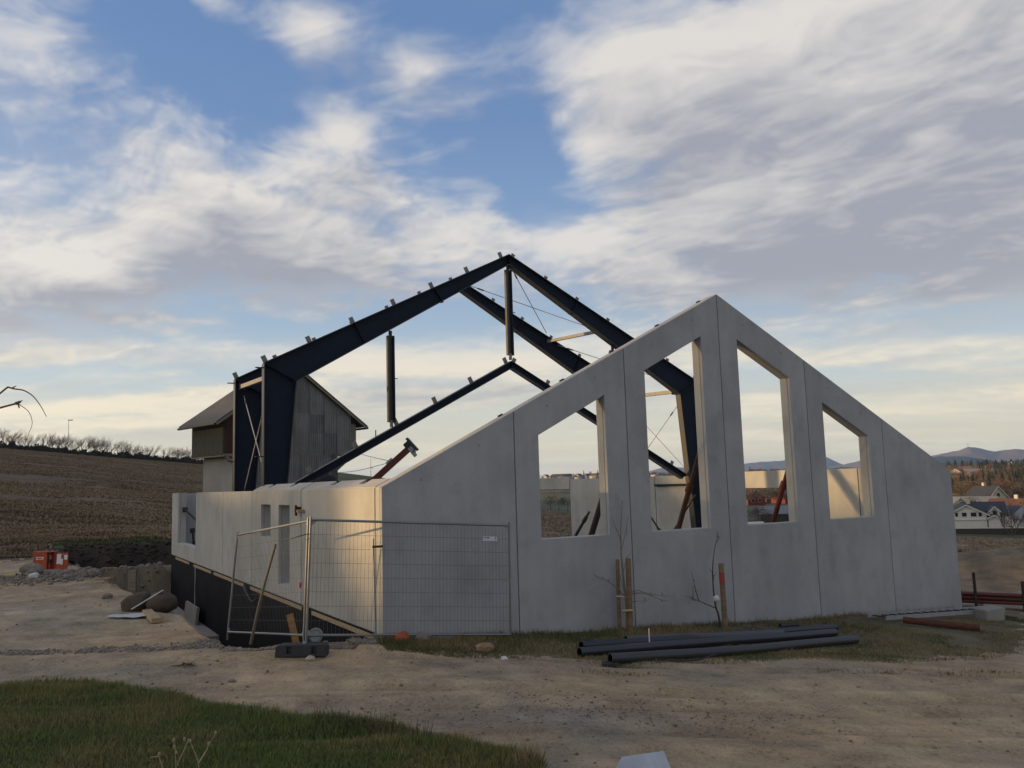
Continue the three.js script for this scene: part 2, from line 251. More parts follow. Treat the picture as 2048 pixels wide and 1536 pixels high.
function H(x, z) {
  const [r, th] = polar(x, z), [u, v] = toUV(x, z), crest = table(CREST, th);
  let site = -0.065 * clamp(u, 0, 34);
  site += (fbm(x * 0.35 + 5, z * 0.35, 3) - 0.5) * 0.10 + (fbm(x * 0.5 + 9, z * 2.6 + 4, 3) - 0.5) * 0.07;     // wheel marks run across the view
  if (z > -19 && z < -8) for (const [zc, k] of RUTS) { const d = rutAt(x, z, zc); site += k * (0.3 + 0.9 * vnoise(x * 0.6 + 4, zc * 3)) * (-0.06 * Math.exp(-((d / 0.16) ** 2)) + 0.018 * Math.exp(-(((Math.abs(d) - 0.30) / 0.12) ** 2))); }
  site += 0.10 * Math.exp(-(((x + 3.9) / 2.2) ** 2 + ((z + 14.6) / 0.6) ** 2));                                   // gravel bank along the fence
  if (u > -0.5 && u < 18 && v < 0.5) site += 0.07 * sstep(vergeEdge(u) - 0.3, -0.5, v);
  site += 0.15 * Math.exp(-(((u + 4.6) / 1.7) ** 2 + ((v - 19.2) / 1.6) ** 2)) * (0.6 + 0.8 * fbm(x * 1.7, z * 1.7, 3));
  const edge = -2.15 - 0.07 * Math.max(0, v - 6) + (vnoise(v * 0.9, 3.3) - 0.5) * 0.35;
  const cutA = sstep(edge - 0.25, edge + 0.45, u) * sstep(0.6, 2.6, v) * (1 - sstep(24.25 + (vnoise(u * 2, 8) - 0.5) * 0.3, 24.75, v)) * (1 - sstep(0.35, 0.5, u));
  const cutB = sstep(-3.9, -3.0, u + (vnoise(v, 1.7) - 0.5) * 0.6) * sstep(25.9, 26.7, v) * (1 - sstep(32.2 + (vnoise(u * 2.3, 6) - 0.5) * 1.2, 34.2 + (vnoise(u * 1.3, 5) - 0.5) * 1.6, v)) * (1 - sstep(3, 4, u));
  site -= 2.05 * cutA + 1.5 * cutB + (cutA + cutB * 2.5) * (fbm(x * 2, z * 2, 3) - 0.5) * 0.4;
  site -= (0.32 + 0.25 * (fbm(x * 1.4, z * 1.4, 3) - 0.5)) * sstep(24.2, 25, v) * (1 - sstep(25.8, 26.8, v)) * sstep(-4.2, -3, u) * (1 - sstep(3, 4, u));
  if (v > 24) site += 0.25 * sstep(33, 34.5, v) * (1 - sstep(40, 46, v)) * sstep(-9, -4, u) * (1 - sstep(4, 8, u));
  site += 1.75 * Math.exp(-(((x - 24.2) / 5.5) ** 2 + ((z + 37) / 3.2) ** 2)) + 0.5 * Math.exp(-(((x - 17.5) / 3.4) ** 2 + ((z + 38) / 2) ** 2));
  const inside = u > 0.3 && u < 16.2 && v > 0.3 && v < 24 ? 1 : 0;
  if (inside) site = Math.min(site, -0.05);
  let t = clamp((r - 50) / 122, 0, 1), far = lerp(site, crest, t);
  if (r > 34) { const n = fbm(x * 0.06 + 3, z * 0.10, 4) - 0.5; far += n * 0.9 * sstep(34, 70, r) * (1 - 0.7 * sstep(120, 170, r)) + (fbm(x * 0.25, z * 1.1 + x * 0.2, 3) - 0.5) * 0.32 * sstep(36, 55, r) * (1 - sstep(130, 165, r)); }
  if (r > 172) {
    const floor = table([[-16, -6], [3, -5], [10, -8], [16, -10], [31, -10.2]], th) + (fbm(x * 0.006, z * 0.006, 3) - 0.5) * 3;
    far = lerp(crest, floor, sstep(172, 430, r));
    far += (table([[-10, 12], [3, 10.5], [10, 11.5], [16, 13.5], [22, 13.5], [31, 13]], th) + (fbm(x * 0.004 + 3, z * 0.004, 3) - 0.5) * 5) * sstep(450, 1180, r) * sstep(-16, 0, th) * (1 - sstep(70, 100, th));
    far -= 60 * sstep(1250, 1600, r);
  }
  return far;
}
const REGION = { yard: 0, lawn: 1, verge: 2, field: 3, pasture: 4, stubble: 5, valley: 6, gravel: 7, spoil: 8, clay: 9 };
function regionAt(x, z) {
  const [r, th] = polar(x, z), [u, v] = toUV(x, z), j = (fbm(x * 1.3, z * 1.3, 3) - 0.5);
  if (inLawn(x, z)) return REGION.lawn;
  if (u > -0.3 && u < 17.5 && v < 0.5 && v > vergeEdge(u) + j * 0.9) return REGION.verge;
  if (u > -4.2 + j * 3 && u < 3 && v > 34.7 + j * 0.6 && v < 37.2 + j * 5 && th < -16.5) return REGION.pasture;
  if (u > -4.6 && u < 3 && v > 23.7 && v < 25.9 + j && H(x, z) < -0.25) return REGION.clay;
  if (u > -4.4 && u < 3 && v > 24.2 && v < 34.9) return REGION.spoil;
  if (r > 172) return th < -7 ? REGION.pasture : r < (th < 9 ? 540 : 330) ? REGION.pasture : REGION.valley;
  if (r > 110 && th > -13.5 && th < -6.5) return REGION.pasture;
  const fr = (th > 18 ? 34 : 44) + j * 10;
  if (r > fr) return th < 18 ? REGION.field : REGION.stubble;
  if (u > 16.6 && r > 21) return REGION.gravel;
  return REGION.yard;
}
const groundMats = {
  0: std([.385, .295, .185], 1, { map: TX.dirt, bumpMap: TX.dirtBump, bumpScale: 0.05, vertexColors: true }),
  1: std([.070, .072, .030], 1, { map: TX.dirt, vertexColors: true }),
  2: std([.150, .125, .065], 1, { map: TX.dirt, bumpMap: TX.dirtBump, bumpScale: 0.05, vertexColors: true }),
  3: std([.165, .112, .066], 1, { map: TX.stubble, bumpMap: TX.dirtBump, bumpScale: 0.12, vertexColors: true }),
  4: std([.068, .085, .026], 1, { map: TX.stubble, vertexColors: true }),
  5: std([.235, .165, .095], 1, { map: TX.stubble, bumpMap: TX.dirtBump, bumpScale: 0.12, vertexColors: true }),
  6: std([.120, .092, .050], 1, { map: TX.stubble, vertexColors: true }),
  7: std([.235, .185, .125], 1, { map: TX.dirt, bumpMap: TX.dirtBump, bumpScale: 0.06, vertexColors: true }),
  9: std([.235, .190, .128], 1, { map: TX.dirt, bumpMap: TX.dirtBump, bumpScale: 0.05, vertexColors: true }),
  8: std([.045, .034, .024], 1, { map: TX.dirt, bumpMap: TX.dirtBump, bumpScale: 0.12, vertexColors: true }),
};
{
  const R = [0.6, 1.6]; let q = 2.6; while (q < 64) { R.push(q); q *= q > 8 && q < 20 ? 1.0075 : 1.0125; } while (q < 1700) { R.push(q); q *= 1.026; }
  const TH = []; for (let a = -180; a < -38; a += 2.84) TH.push(a); for (let a = -38; a < 38; a += 0.22) TH.push(a); for (let a = 38; a < 180; a += 2.84) TH.push(a); TH.push(180);
  const nr = R.length, nt = TH.length, P = new Float32Array(nr * nt * 3), UVs = new Float32Array(nr * nt * 2), C = new Float32Array(nr * nt * 3), idx = [];
  for (let i = 0; i < nr; i++) for (let j = 0; j < nt; j++) {
    const x = R[i] * Math.sin(rad(TH[j])), z = -R[i] * Math.cos(rad(TH[j])), k = i * nt + j; P[k * 3] = x; P[k * 3 + 1] = H(x, z); P[k * 3 + 2] = z;
    UVs[k * 2] = x; UVs[k * 2 + 1] = z;
    // soil differs from place to place: damp and dry patches, grit, straw
    const [u, v] = toUV(x, z), a = fbm(x * 0.5, z * 0.9 + 8, 4), b = fbm(x * 0.16 + 40, z * 0.22, 3); let f = 1 + (a - 0.5) * 0.36 + (b - 0.5) * 0.32, warm = (fbm(x * 0.3 + 70, z * 0.3, 3) - 0.5) * 0.22, grey = 0;
    if (R[i] < 45) { f += (fbm(x * 0.7 + 3, z * 5.5, 3) - 0.5) * 0.30 + (fbm(x * 3.1, z * 4.3 + 7, 3) - 0.5) * 0.28; for (const [zc, k] of RUTS) { const d = rutAt(x, z, zc); f -= 0.30 * k * vnoise(x * 0.6 + 4, zc * 3) * (0.5 + fbm(x * 2, z * 9, 2)) * Math.exp(-((d / 0.15) ** 2)); } grey = sstep(0.56, 0.68, fbm(x * 0.4 + 21, z * 0.7 + 13, 3)) * 0.55 + 0.6 * Math.exp(-(((x - 0.9) / 2.6) ** 2 + ((z + 10.6) / 0.7) ** 2)); }  // ruts: compacted soil, darkened in colour to deepen the faint groove shade
    else { const st = fbm(x * 0.04 + 1.5, z * 0.16 + 3, 4), st2 = fbm(x * 0.12 + 8, z * 0.5, 3); f = 1 + (st - 0.5) * 0.6 + (st2 - 0.5) * 0.35; if (R[i] > 380) { f = 0.7 + a * 0.9; warm = (fbm(x * 0.02, z * 0.02, 3) - 0.5) * 0.9; } }
    if (TH[j] > 20 && R[i] > 32 && R[i] < 175) { const p = x * 0.94 + z * 0.34, q2 = -x * 0.34 + z * 0.94; f += (fbm(p * 0.40, q2 * 0.04 + 5, 3) - 0.5) * 2.2 + (fbm(p * 1.5, q2 * 0.12 + 9, 2) - 0.5) * 0.7; }
    C[k * 3] = f * (1 + warm) * (1 - grey * 0.30); C[k * 3 + 1] = f * (1 - grey * 0.24); C[k * 3 + 2] = f * (1 - warm) * (1 - grey * 0.08);
  }
  for (let i = 0; i < nr - 1; i++) for (let j = 0; j < nt - 1; j++) { const a = i * nt + j, b = a + 1, c = a + nt, d = c + 1; idx.push(a, b, c, b, d, c); }
  const whole = new THREE.BufferGeometry(); whole.setAttribute('position', new THREE.BufferAttribute(P, 3)); whole.setIndex(idx); whole.computeVertexNormals();
  if (whole.attributes.normal.getY(0) < 0) { for (let i = 0; i < idx.length; i += 3) { const t = idx[i + 1]; idx[i + 1] = idx[i + 2]; idx[i + 2] = t; } whole.setIndex(idx); whole.computeVertexNormals(); }
  const N = whole.attributes.normal.array, by = {};
  for (let i = 0; i < idx.length; i += 6) {
    const s = [0, 1, 2, 3, 4, 5].map((k) => idx[i + k]); let x = 0, z = 0; for (const k of s) { x += P[k * 3] / 6; z += P[k * 3 + 2] / 6; }
    const l = by[regionAt(x, z)] ??= []; for (const k of s) l.push(k);
  }
  const NAMES = ['dirt_yard', 'lawn_soil', 'grass_verge', 'brown_field', 'green_field', 'stubble_field', 'valley_ground', 'gravel_yard', 'dark_soil', 'clay_bank'];
  for (const [key, l] of Object.entries(by)) {
    const map = new Map(), p = [], n = [], t = [], c = [], id = [];
    for (const k of l) { if (!map.has(k)) { map.set(k, map.size); p.push(P[k * 3], P[k * 3 + 1], P[k * 3 + 2]); n.push(N[k * 3], N[k * 3 + 1], N[k * 3 + 2]); t.push(UVs[k * 2], UVs[k * 2 + 1]); c.push(C[k * 3], C[k * 3 + 1], C[k * 3 + 2]); } id.push(map.get(k)); }
    const g = new THREE.BufferGeometry(); for (const [nm, a, w] of [['position', p, 3], ['normal', n, 3], ['uv', t, 2], ['color', c, 3]]) g.setAttribute(nm, new THREE.Float32BufferAttribute(a, w)); g.setIndex(id);
    struct(NAMES[key], g, groundMats[key]);
  }
}
// far hills, each a ridge with its own depth
function ridge(name, D, profile, rgb, depth, seed) {
  const th0 = profile[0][0], th1 = profile[profile.length - 1][0], nt = 160, nd = 34, p = [], t = [], id = [];
  for (let i = 0; i <= nd; i++) for (let j = 0; j <= nt; j++) {
    const th = lerp(th0, th1, j / nt), s = i / nd * 2 - 1, r = D + s * depth, top = table(profile, th), k = 1 - Math.abs(s), x = r * Math.sin(rad(th)), z = -r * Math.cos(rad(th));
    const base = -40, hgt = EYE + D * Math.tan(rad(top)) - base, n = fbm(x / (depth * 0.35) + seed, z / (depth * 0.35), 5, 0.55) - 0.5;
    p.push(x, base + hgt * (k ** 0.8) * (1 + n * 0.9 * (1 - k)) + n * hgt * 0.16 * (0.4 + k), z); t.push(x / 400, z / 400);
  }
  for (let i = 0; i < nd; i++) for (let j = 0; j < nt; j++) { const a = i * (nt + 1) + j, b = a + 1, c = a + nt + 1, d = c + 1; id.push(a, b, c, b, d, c); }
  const g = new THREE.BufferGeometry(); g.setAttribute('position', new THREE.Float32BufferAttribute(p, 3)); g.setAttribute('uv', new THREE.Float32BufferAttribute(t, 2)); g.setIndex(id); g.computeVertexNormals();
  return struct(name, g, std(rgb, 1, { map: TX.stubble, side: THREE.DoubleSide }));
}
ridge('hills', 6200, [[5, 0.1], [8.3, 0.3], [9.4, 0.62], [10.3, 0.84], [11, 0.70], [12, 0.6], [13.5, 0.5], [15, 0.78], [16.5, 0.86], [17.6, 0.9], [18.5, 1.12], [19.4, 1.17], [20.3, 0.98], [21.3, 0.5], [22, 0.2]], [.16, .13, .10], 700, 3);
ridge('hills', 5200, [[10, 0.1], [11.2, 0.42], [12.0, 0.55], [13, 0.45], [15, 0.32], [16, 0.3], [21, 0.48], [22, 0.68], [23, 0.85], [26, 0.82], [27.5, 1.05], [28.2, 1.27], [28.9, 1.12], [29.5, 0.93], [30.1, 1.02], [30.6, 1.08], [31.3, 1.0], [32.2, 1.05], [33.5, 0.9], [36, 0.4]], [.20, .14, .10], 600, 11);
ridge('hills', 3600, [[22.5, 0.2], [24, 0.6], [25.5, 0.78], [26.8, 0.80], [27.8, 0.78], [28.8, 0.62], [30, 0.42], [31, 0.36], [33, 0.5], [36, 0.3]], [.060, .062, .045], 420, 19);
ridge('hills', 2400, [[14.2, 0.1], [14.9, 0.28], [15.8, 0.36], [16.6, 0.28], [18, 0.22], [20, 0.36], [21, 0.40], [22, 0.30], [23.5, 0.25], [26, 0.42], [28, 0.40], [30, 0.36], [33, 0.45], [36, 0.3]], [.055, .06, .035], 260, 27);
// ---------------------------------------------------------------- concrete hall: gable wall, side walls
const UJ = [0, 2.743, 5.481, 8.232, 10.983, 13.721, 16.464];
const topAt = (u) => EAVE + 4.195 * (1 - Math.abs(u - 8.232) / 8.232);
const SILL = 1.6365, PITCH = 4.195 / 8.232;
const HOLES = { 1: [3.293, 4.929, 3.664, 4.498], 2: [6.023, 7.678, 5.062, 5.905], 3: [8.786, 10.441, 5.905, 5.062], 4: [11.535, 13.171, 4.498, 3.664] };
const GABLE_LABELS = ['plain grey concrete panel at the left corner of the gable wall, behind the mesh fence', 'grey concrete gable panel with the lower sloped window opening, left of the two staked saplings', 'grey concrete panel left of the ridge with the tall window showing a dark steel column', 'grey concrete panel right of the ridge with the tall window showing a red prop', 'grey concrete gable panel with the short window opening, nearest the right end', 'plain grey concrete panel at the right end of the gable wall, beside the flat ladder'];
function leafUV(g, k) { const uv = g.attributes.uv; for (let i = 0; i < uv.count; i++) uv.setXY(i, uv.getX(i) + k * 1.37, uv.getY(i) + k * 2.11); return g; }
for (let k = 0; k < 6; k++) {
  const a = UJ[k] + 0.009, b = UJ[k + 1] - 0.009, low = -0.5 - 0.065 * b, t = thing('wall_panel', GABLE_LABELS[k], 'wall panel', at(a, 0, 0), YAW, 'concrete panels of the gable wall');
  const out = (ins) => [[ins, low], [b - a - ins, low], [b - a - ins, topAt(b - ins) - ins], [ins, topAt(a + ins) - ins]];
  const h = HOLES[k], hole = (g) => h ? [[[h[0] - a - g, SILL - g], [h[1] - a + g, SILL - g], [h[1] - a + g, h[3] + g], [h[0] - a - g, h[2] + g]]] : [];
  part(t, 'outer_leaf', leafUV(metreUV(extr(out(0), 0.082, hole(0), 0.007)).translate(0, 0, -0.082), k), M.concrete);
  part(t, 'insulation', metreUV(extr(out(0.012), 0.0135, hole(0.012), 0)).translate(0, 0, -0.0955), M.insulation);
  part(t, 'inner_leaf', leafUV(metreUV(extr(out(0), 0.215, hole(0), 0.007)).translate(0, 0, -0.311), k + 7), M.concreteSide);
  for (const [su, sv] of [[0.28, 0.27], [0.72, 0.27]]) part(t, 'lifting_socket', new THREE.CylinderGeometry(0.028, 0.028, 0.006, 10).rotateX(Math.PI / 2).translate((b - a) * su, topAt(a + (b - a) * su) - sv, 0.001), M.insulation);
  if (k < 5) part(t, 'joint_seal', box(b - a - 0.004, b - a + 0.022, low, topAt(b) - 0.03, -0.20, -0.16), M.joint);
}
// cast-in brackets along the back of the left gable slope: one child of the panel each stands on
{ const panels = scene.children.filter((o) => o.name.startsWith('wall_panel'));
  for (const u of [2.6, 4.07, 5.36, 6.65, 7.91, 9.6, 11.2, 12.6, 14.2]) { const k = UJ.findIndex((x, i) => u >= x && u < UJ[i + 1]); const s = u < 8.232 ? 1 : -1, g = new THREE.Group(); part(panels[k], 'bracket', box(-0.05, 0.05, 0, 0.03, -0.30, -0.24, 0.004).rotateZ(s * Math.atan(PITCH)).translate(u - UJ[k] - 0.009, topAt(u) - 0.004, 0), M.darkSteel); } }
// left side wall: five panels, authored in (v, y) and drawn out along u
const sideGeo = (pts, th, holes, bevel = 0.008) => metreUV(extr(pts, th, holes, bevel)).rotateY(Math.PI / 2);
function sidePanel(v0, v1, label, { holes = [], outline, cap, round = 0.03 }) {
  const t = thing('side_wall_panel', label, 'wall panel', at(0, v0, 0), YAW, 'concrete panels of the left side wall');
  const L = v1 - v0, y0 = 0.19, sh = (i) => outline ?? [[i, y0], [L - i, y0], [L - i, EAVE - round], [L - i - round, EAVE], [i + round * 0.4, EAVE], [i, EAVE - round * 0.4]];
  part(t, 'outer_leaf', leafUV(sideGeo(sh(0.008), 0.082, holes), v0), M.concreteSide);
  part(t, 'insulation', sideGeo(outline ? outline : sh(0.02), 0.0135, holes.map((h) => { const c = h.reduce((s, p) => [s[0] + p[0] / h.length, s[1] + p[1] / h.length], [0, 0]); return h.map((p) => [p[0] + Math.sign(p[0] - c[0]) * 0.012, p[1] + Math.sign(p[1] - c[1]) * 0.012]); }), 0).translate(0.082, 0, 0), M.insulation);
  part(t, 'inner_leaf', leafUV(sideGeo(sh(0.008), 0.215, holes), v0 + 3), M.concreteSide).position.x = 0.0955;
  part(t, 'joint_seal', box(0.03, 0.07, y0, EAVE - 0.04, -L - 0.034, -L + 0.004), M.joint);
  if (cap) {                                             // wedge that carries the roof, with cast pockets
    const wedge = (x0, x1, z0, z1) => { const g = extr([[x0, EAVE - 0.03], [x1, EAVE - 0.03], [x1, EAVE + 0.003 + x1 * PITCH], [x0, EAVE + 0.003 + x0 * PITCH]], z1 - z0, [], 0.004).translate(0, 0, -z1); return metreUV(g); };
    const cuts = [0.03, ...cap.flatMap((c) => [c - 0.16, c + 0.16]), L - 0.03], gs = [wedge(0.03, 0.15, 0.03, L - 0.03)];
    for (let i = 0; i < cuts.length; i += 2) gs.push(wedge(0.152, 0.31, cuts[i], cuts[i + 1]));
    part(t, 'sloped_cap', gs, M.concreteSide);
  }
  return t;
}
const rect = (v0, v1, a, b, y0, y1) => [[a - v0, y0], [b - v0, y0], [b - v0, y1], [a - v0, y1]];
sidePanel(0.330, 4.98, 'pale concrete side wall panel next to the corner, partly lit by low sun', { cap: [1.1, 2.9] });
sidePanel(5.012, 9.77, 'pale concrete side wall panel with one short and one tall slot window', { holes: [rect(5.012, 0, 7.74, 8.75, 1.55, 2.37), rect(5.012, 0, 5.95, 6.96, 0.47, 2.37)], cap: [1.4, 3.5] });
sidePanel(9.802, 13.715, 'plain pale concrete side wall panel left of the slot windows, below the steel columns', {});
sidePanel(13.747, 18.56, 'plain pale concrete side wall panel right beside the open notch', { round: 0.10 });
sidePanel(18.59, 24.26, 'L-shaped concrete side wall panel with a deep open notch at the far end', { outline: [[0.01, 0.19], [5.67, 0.19], [5.67, EAVE - 0.02], [5.62, EAVE], [4.06, EAVE], [4.06, 0.735], [0.01, 0.735]] });
// temporary bracket screwed across a joint, tied ribbon on the fence behind it
{ const t = thing('clamp_bracket', 'small orange brown clamp bracket bolted high across a side wall joint', 'bracket', at(-0.001, 4.995, 2.29), YAW);
  part(t, 'plate', [box(-0.05, 0, -0.06, 0.0, -0.42, 0.30), box(-0.16, -0.05, -0.06, 0.0, 0.2, 0.30)], M.timber); part(t, 'clamp', [box(-0.13, 0, 0, 0.06, -0.05, 0.02), box(-0.13, -0.09, -0.14, 0.1, -0.05, 0.02)], M.rust); }
// right side wall seen from inside, back wall
function rightPanel(v0, v1, y0, y1, label, name = 'side_wall_panel') { const t = thing(name, label, 'wall panel', at(16.154, v0, 0), YAW, 'concrete panels of the right side wall'); part(t, 'inner_leaf', leafUV(sideGeo([[0.008, y0], [v1 - v0 - 0.008, y0], [v1 - v0 - 0.008, y1], [0.008, y1]], 0.215, []), v0 + 5), M.concreteSide); part(t, 'outer_leaf', sideGeo([[0.008, y0], [v1 - v0 - 0.008, y0], [v1 - v0 - 0.008, y1], [0.008, y1]], 0.082, []).translate(0.228, 0, 0), M.concrete); part(t, 'joint_seal', box(0.1, 0.14, y0, y1 - 0.03, v0 - v1 - 0.01, v0 - v1 + 0.01), M.joint); return t; }
rightPanel(0.330, 2.745, -1.6, 2.885, 'sunlit concrete panel in the right half of the short gable window');
rightPanel(2.755, 4.85, -1.6, 2.880, 'concrete panel in the left half of the short gable window, just behind the sunlit one');
rightPanel(4.86, 9.40, 2.33, 2.900, 'concrete lintel across the tall window right of the ridge, open below', 'lintel_panel');
rightPanel(9.41, 12.20, -1.6, 2.840, 'concrete panel with a dark ledger beam behind the tall window left of the ridge');
rightPanel(12.22, 18.24, -1.6, 2.840, 'wide plain concrete panel filling the right part of the lowest gable window');
rightPanel(18.29, 21.60, 2.38, 2.930, 'ribbed grey lintel strip in the top left of the lowest gable window', 'lintel_panel');
rightPanel(21.62, 24.26, -1.6, 2.840, 'concrete panel at the far end of the right side wall');
solo('ledger_beam', [box(-0.12, 0, 2.44, 2.53, -12.1, -9.7).rotateY(YAW).translate(...at(16.15, 0, 0))], M.steel, 'dark blue ledger beam bolted along the inside of the far side wall', 'beam');
{ const t = thing('back_wall', 'grey back wall seen through the notch at the far left end', 'wall', at(0.33, 23.94, 0), YAW); for (let k = 0; k < 5; k++) part(t, 'panel', leafUV(metreUV(extr([[k * 3.16 + 0.01, 0.1], [k * 3.16 + 3.15, 0.1], [k * 3.16 + 3.15, 2.70], [k * 3.16 + 0.01, 2.70]], 0.31, [], 0.008)).translate(0, 0, -0.31), k + 20), M.concrete); }
struct('floor_slab', box(0.34, 16.1, -0.35, 0.12, -23.9, -0.34).rotateY(YAW).translate(...at(0, 0, 0)), M.concreteOld);
// basement wall under the left side wall, covered with black dimpled sheet
{ const t = thing('foundation_wall', 'foundation wall wrapped in black dimpled sheeting under the left side wall', 'wall', at(0.02, 0, 0), YAW);
  const nv = 150, ny = 20, p = [], id = []; for (let i = 0; i <= nv; i++) for (let j = 0; j <= ny; j++) { const v = lerp(0.33, 24.24, i / nv), y = lerp(-2.5, 0.175, j / ny); p.push(-0.01 - 0.05 * (fbm(v * 0.9, y * 1.6 + 4, 3) - 0.3) * (1 - 0.8 * sstep(-0.1, 0.15, y)), y, -v); }
  for (let i = 0; i < nv; i++) for (let j = 0; j < ny; j++) { const a = i * (ny + 1) + j, b = a + 1, c = a + ny + 1, d = c + 1; id.push(a, b, c, b, d, c); }
  const g = new THREE.BufferGeometry(); g.setAttribute('position', new THREE.Float32BufferAttribute(p, 3)); g.setIndex(id); g.computeVertexNormals(); part(t, 'membrane', metreUV(g), Object.assign(M.membrane, { side: THREE.DoubleSide }));
  part(t, 'wall_core', box(0.03, 0.33, -2.5, 0.172, -24.24, -0.34), M.concreteOld);
  for (const [a, b] of [[0.35, 4.1], [4.85, 9.8], [10.6, 14.95], [15.4, 18.7], [19.7, 22.9]]) part(t, 'batten', box(-0.055, -0.028, 0.06 + (a % 1) * 0.02, 0.145 + (a % 1) * 0.02, -b, -a, 0.003), M.timber);
  part(t, 'cord', tube([[-0.06, 0.07, -18.3], [-0.07, -0.4, -18.2], [-0.055, -0.8, -18.35], [-0.08, -1.5, -18.1]], 0.012, 0.012, 5), M.white);
  part(t, 'sheet_fold', tube([[-0.05, 0.10, -10.5], [-0.10, -0.02, -10.0], [-0.09, -0.2, -9.4], [-0.06, -0.05, -8.9]], 0.05, 0.015, 6), M.rubber); }
solo('concrete_slab', metreUV(new RoundedBoxGeometry(0.10, 1.15, 2.3, 1, 0.012)).rotateZ(-0.10).rotateY(YAW).translate(...at(-0.26, 17.75, -1.72)), M.concreteOld, 'small grey concrete slab leaning on the black foundation sheeting', 'slab');
solo('footing', box(-0.42, -0.02, -2.3, -1.72, -24.2, -14).rotateY(YAW).translate(...at(0, 0, 0)), M.concreteOld, 'pale concrete footing at the base of the black foundation wall', 'footing');
// ---------------------------------------------------------------- steel frames
const vx = (p, z = 0) => V3(p[0], p[1], z);
function plateEdge(a, b, w, th) { const d = vx(b).sub(vx(a)).normalize(); return beam(vx(a), vx(b), w, th, V3(-d.y, d.x, 0)); }
function member(t, name, outline, edges, w = 0.26, extra = []) {   // welded I-section: dark web with its flanges as pieces of it
  const m = part(t, name, [metreUV(extr(outline, 0.016, [], 0)).translate(0, 0, -0.008), ...extra], M.steel);
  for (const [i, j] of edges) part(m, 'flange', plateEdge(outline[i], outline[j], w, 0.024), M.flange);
}
const KNEE_Y = 6.27, APEX_Y = 10.27, HALF = WIDE / 2;
function cleat(x, y, s, w = 0.14, h = 0.2) { return box(-w / 2, w / 2, 0, h, -0.07, -0.055).rotateZ(s * Math.atan(0.5)).translate(x, y, 0); }
function stiff(a, b) { return beam(vx(a), vx(b), 0.20, 0.02, V3(0.5, 1, 0).normalize()); }
function portal(v, label) {
  const t = thing('portal_frame', label, 'steel frame', at(0, v, 0), YAW, 'dark steel portal frames');
  const mx = (p) => [WIDE - p[0], p[1]];
  const col = [[0.25, 0.05], [0.66, 0.05], [1.15, 5.79], [0.25, KNEE_Y]], raf = [[0.262, KNEE_Y + 0.02], [1.162, 5.80], [HALF, 9.93], [HALF, APEX_Y]];
  for (const s of [0, 1]) {
    const f = s ? mx : (p) => p, c = col.map(f), r = raf.map(f);
    member(t, 'column', c, [[0, 3], [1, 2]], 0.26, [plateEdge(c[3], c[2], 0.26, 0.024), plateEdge(c[0], c[1], 0.3, 0.024)]);
    member(t, 'rafter', r, [[3, 0], [1, 2]], 0.26, [plateEdge(r[2], r[3], 0.26, 0.024), plateEdge([f([0.272, KNEE_Y + 0.03])[0], KNEE_Y + 0.03], [f([1.172, 5.81])[0], 5.81], 0.26, 0.024), ...[2.9, 5.5].map((u) => stiff(f([u, 6.145 + u * 0.5 + 0.0]), f([u + 0.32, 6.30 + u * 0.5 - 0.95 + u * 0.066])))]);
    for (const u of [0.33, 1.59, 2.9, 4.22, 5.51, 6.77, 8.04]) part(t, 'cleat', cleat(f([u, 0])[0], 6.145 + u * 0.5 + 0.01, s ? -1 : 1), M.cleat);
    part(t, 'rail_bracket', box(-0.12, 0.12, -0.012, 0.012, -0.05, 0.05).translate(f([0.15, 0])[0], KNEE_Y - 0.12, 0), M.darkSteel);
    part(t, 'rail_bracket', box(-0.12, 0.12, -0.012, 0.012, -0.05, 0.05).translate(f([0.15, 0])[0], KNEE_Y - 2.6, 0), M.darkSteel);
  }
  return t;
}
portal(9.6, 'nearer tall dark blue steel portal frame with tapered columns and ridge');
portal(13.35, 'farther dark blue steel portal frame standing just behind the nearer one');
{ const t = thing('gable_rafters', 'slender dark steel rafter pair below the nearer portal frame', 'steel beam', at(0, 9.6, 0), YAW);
  for (const s of [0, 1]) {
    const f = s ? (p) => [WIDE - p[0], p[1]] : (p) => p, r = [[0.95, 2.83], [1.2, 2.72], [HALF, 6.47], [HALF, 6.70]].map(f);
    member(t, 'rafter', r, [[3, 0], [1, 2]], 0.2, [plateEdge(r[2], r[3], 0.2, 0.024)]);
    for (const u of [1.61, 2.97, 4.25, 5.55, 6.82, 8.11]) part(t, 'cleat', cleat(f([u, 0])[0], 2.83 + (u - 0.95) * (3.87 / 7.282) + 0.005, s ? -1 : 1), M.cleat);
    part(t, 'pin', rod(vx(f([3.55, 4.2])), vx(f([3.55, 4.42])), 0.018), M.darkSteel);
  } }
function hanger(u, y0, y1, label) { const t = thing('hanger_post', label, 'steel post', at(u, 9.6, 0), YAW, 'vertical posts between the rafters');
  for (const s of [-1, 1]) part(t, 'channel', box(s * 0.085 - 0.032, s * 0.085 + 0.032, y0 + 0.16, y1 - 0.16, -0.06, 0.06, 0.004), s < 0 ? M.hanger : M.steel);
  part(t, 'spacer_web', box(-0.055, 0.055, y0 + 0.16, y1 - 0.16, -0.012, 0.004), M.darkSteel);
  part(t, 'end_plate', box(-0.05, 0.05, y0 + 0.01, y0 + 0.22, -0.02, 0.02), M.cleat); part(t, 'end_plate', box(-0.05, 0.05, y1 - 0.24, y1, -0.02, 0.02), M.darkSteel); part(t, 'tab', box(0.1, 0.22, (y0 + y1) / 2, (y0 + y1) / 2 + 0.02, -0.02, 0.02), M.darkSteel); }
hanger(8.24, 6.74, 9.92, 'dark double-channel post hanging below the ridge of the nearer frame');
hanger(4.05, 4.50, 7.45, 'dark double-channel post hanging under the left rafter against the sky');
hanger(12.41, 4.50, 7.45, 'double-channel post under the right rafter, only its top above the gable wall');
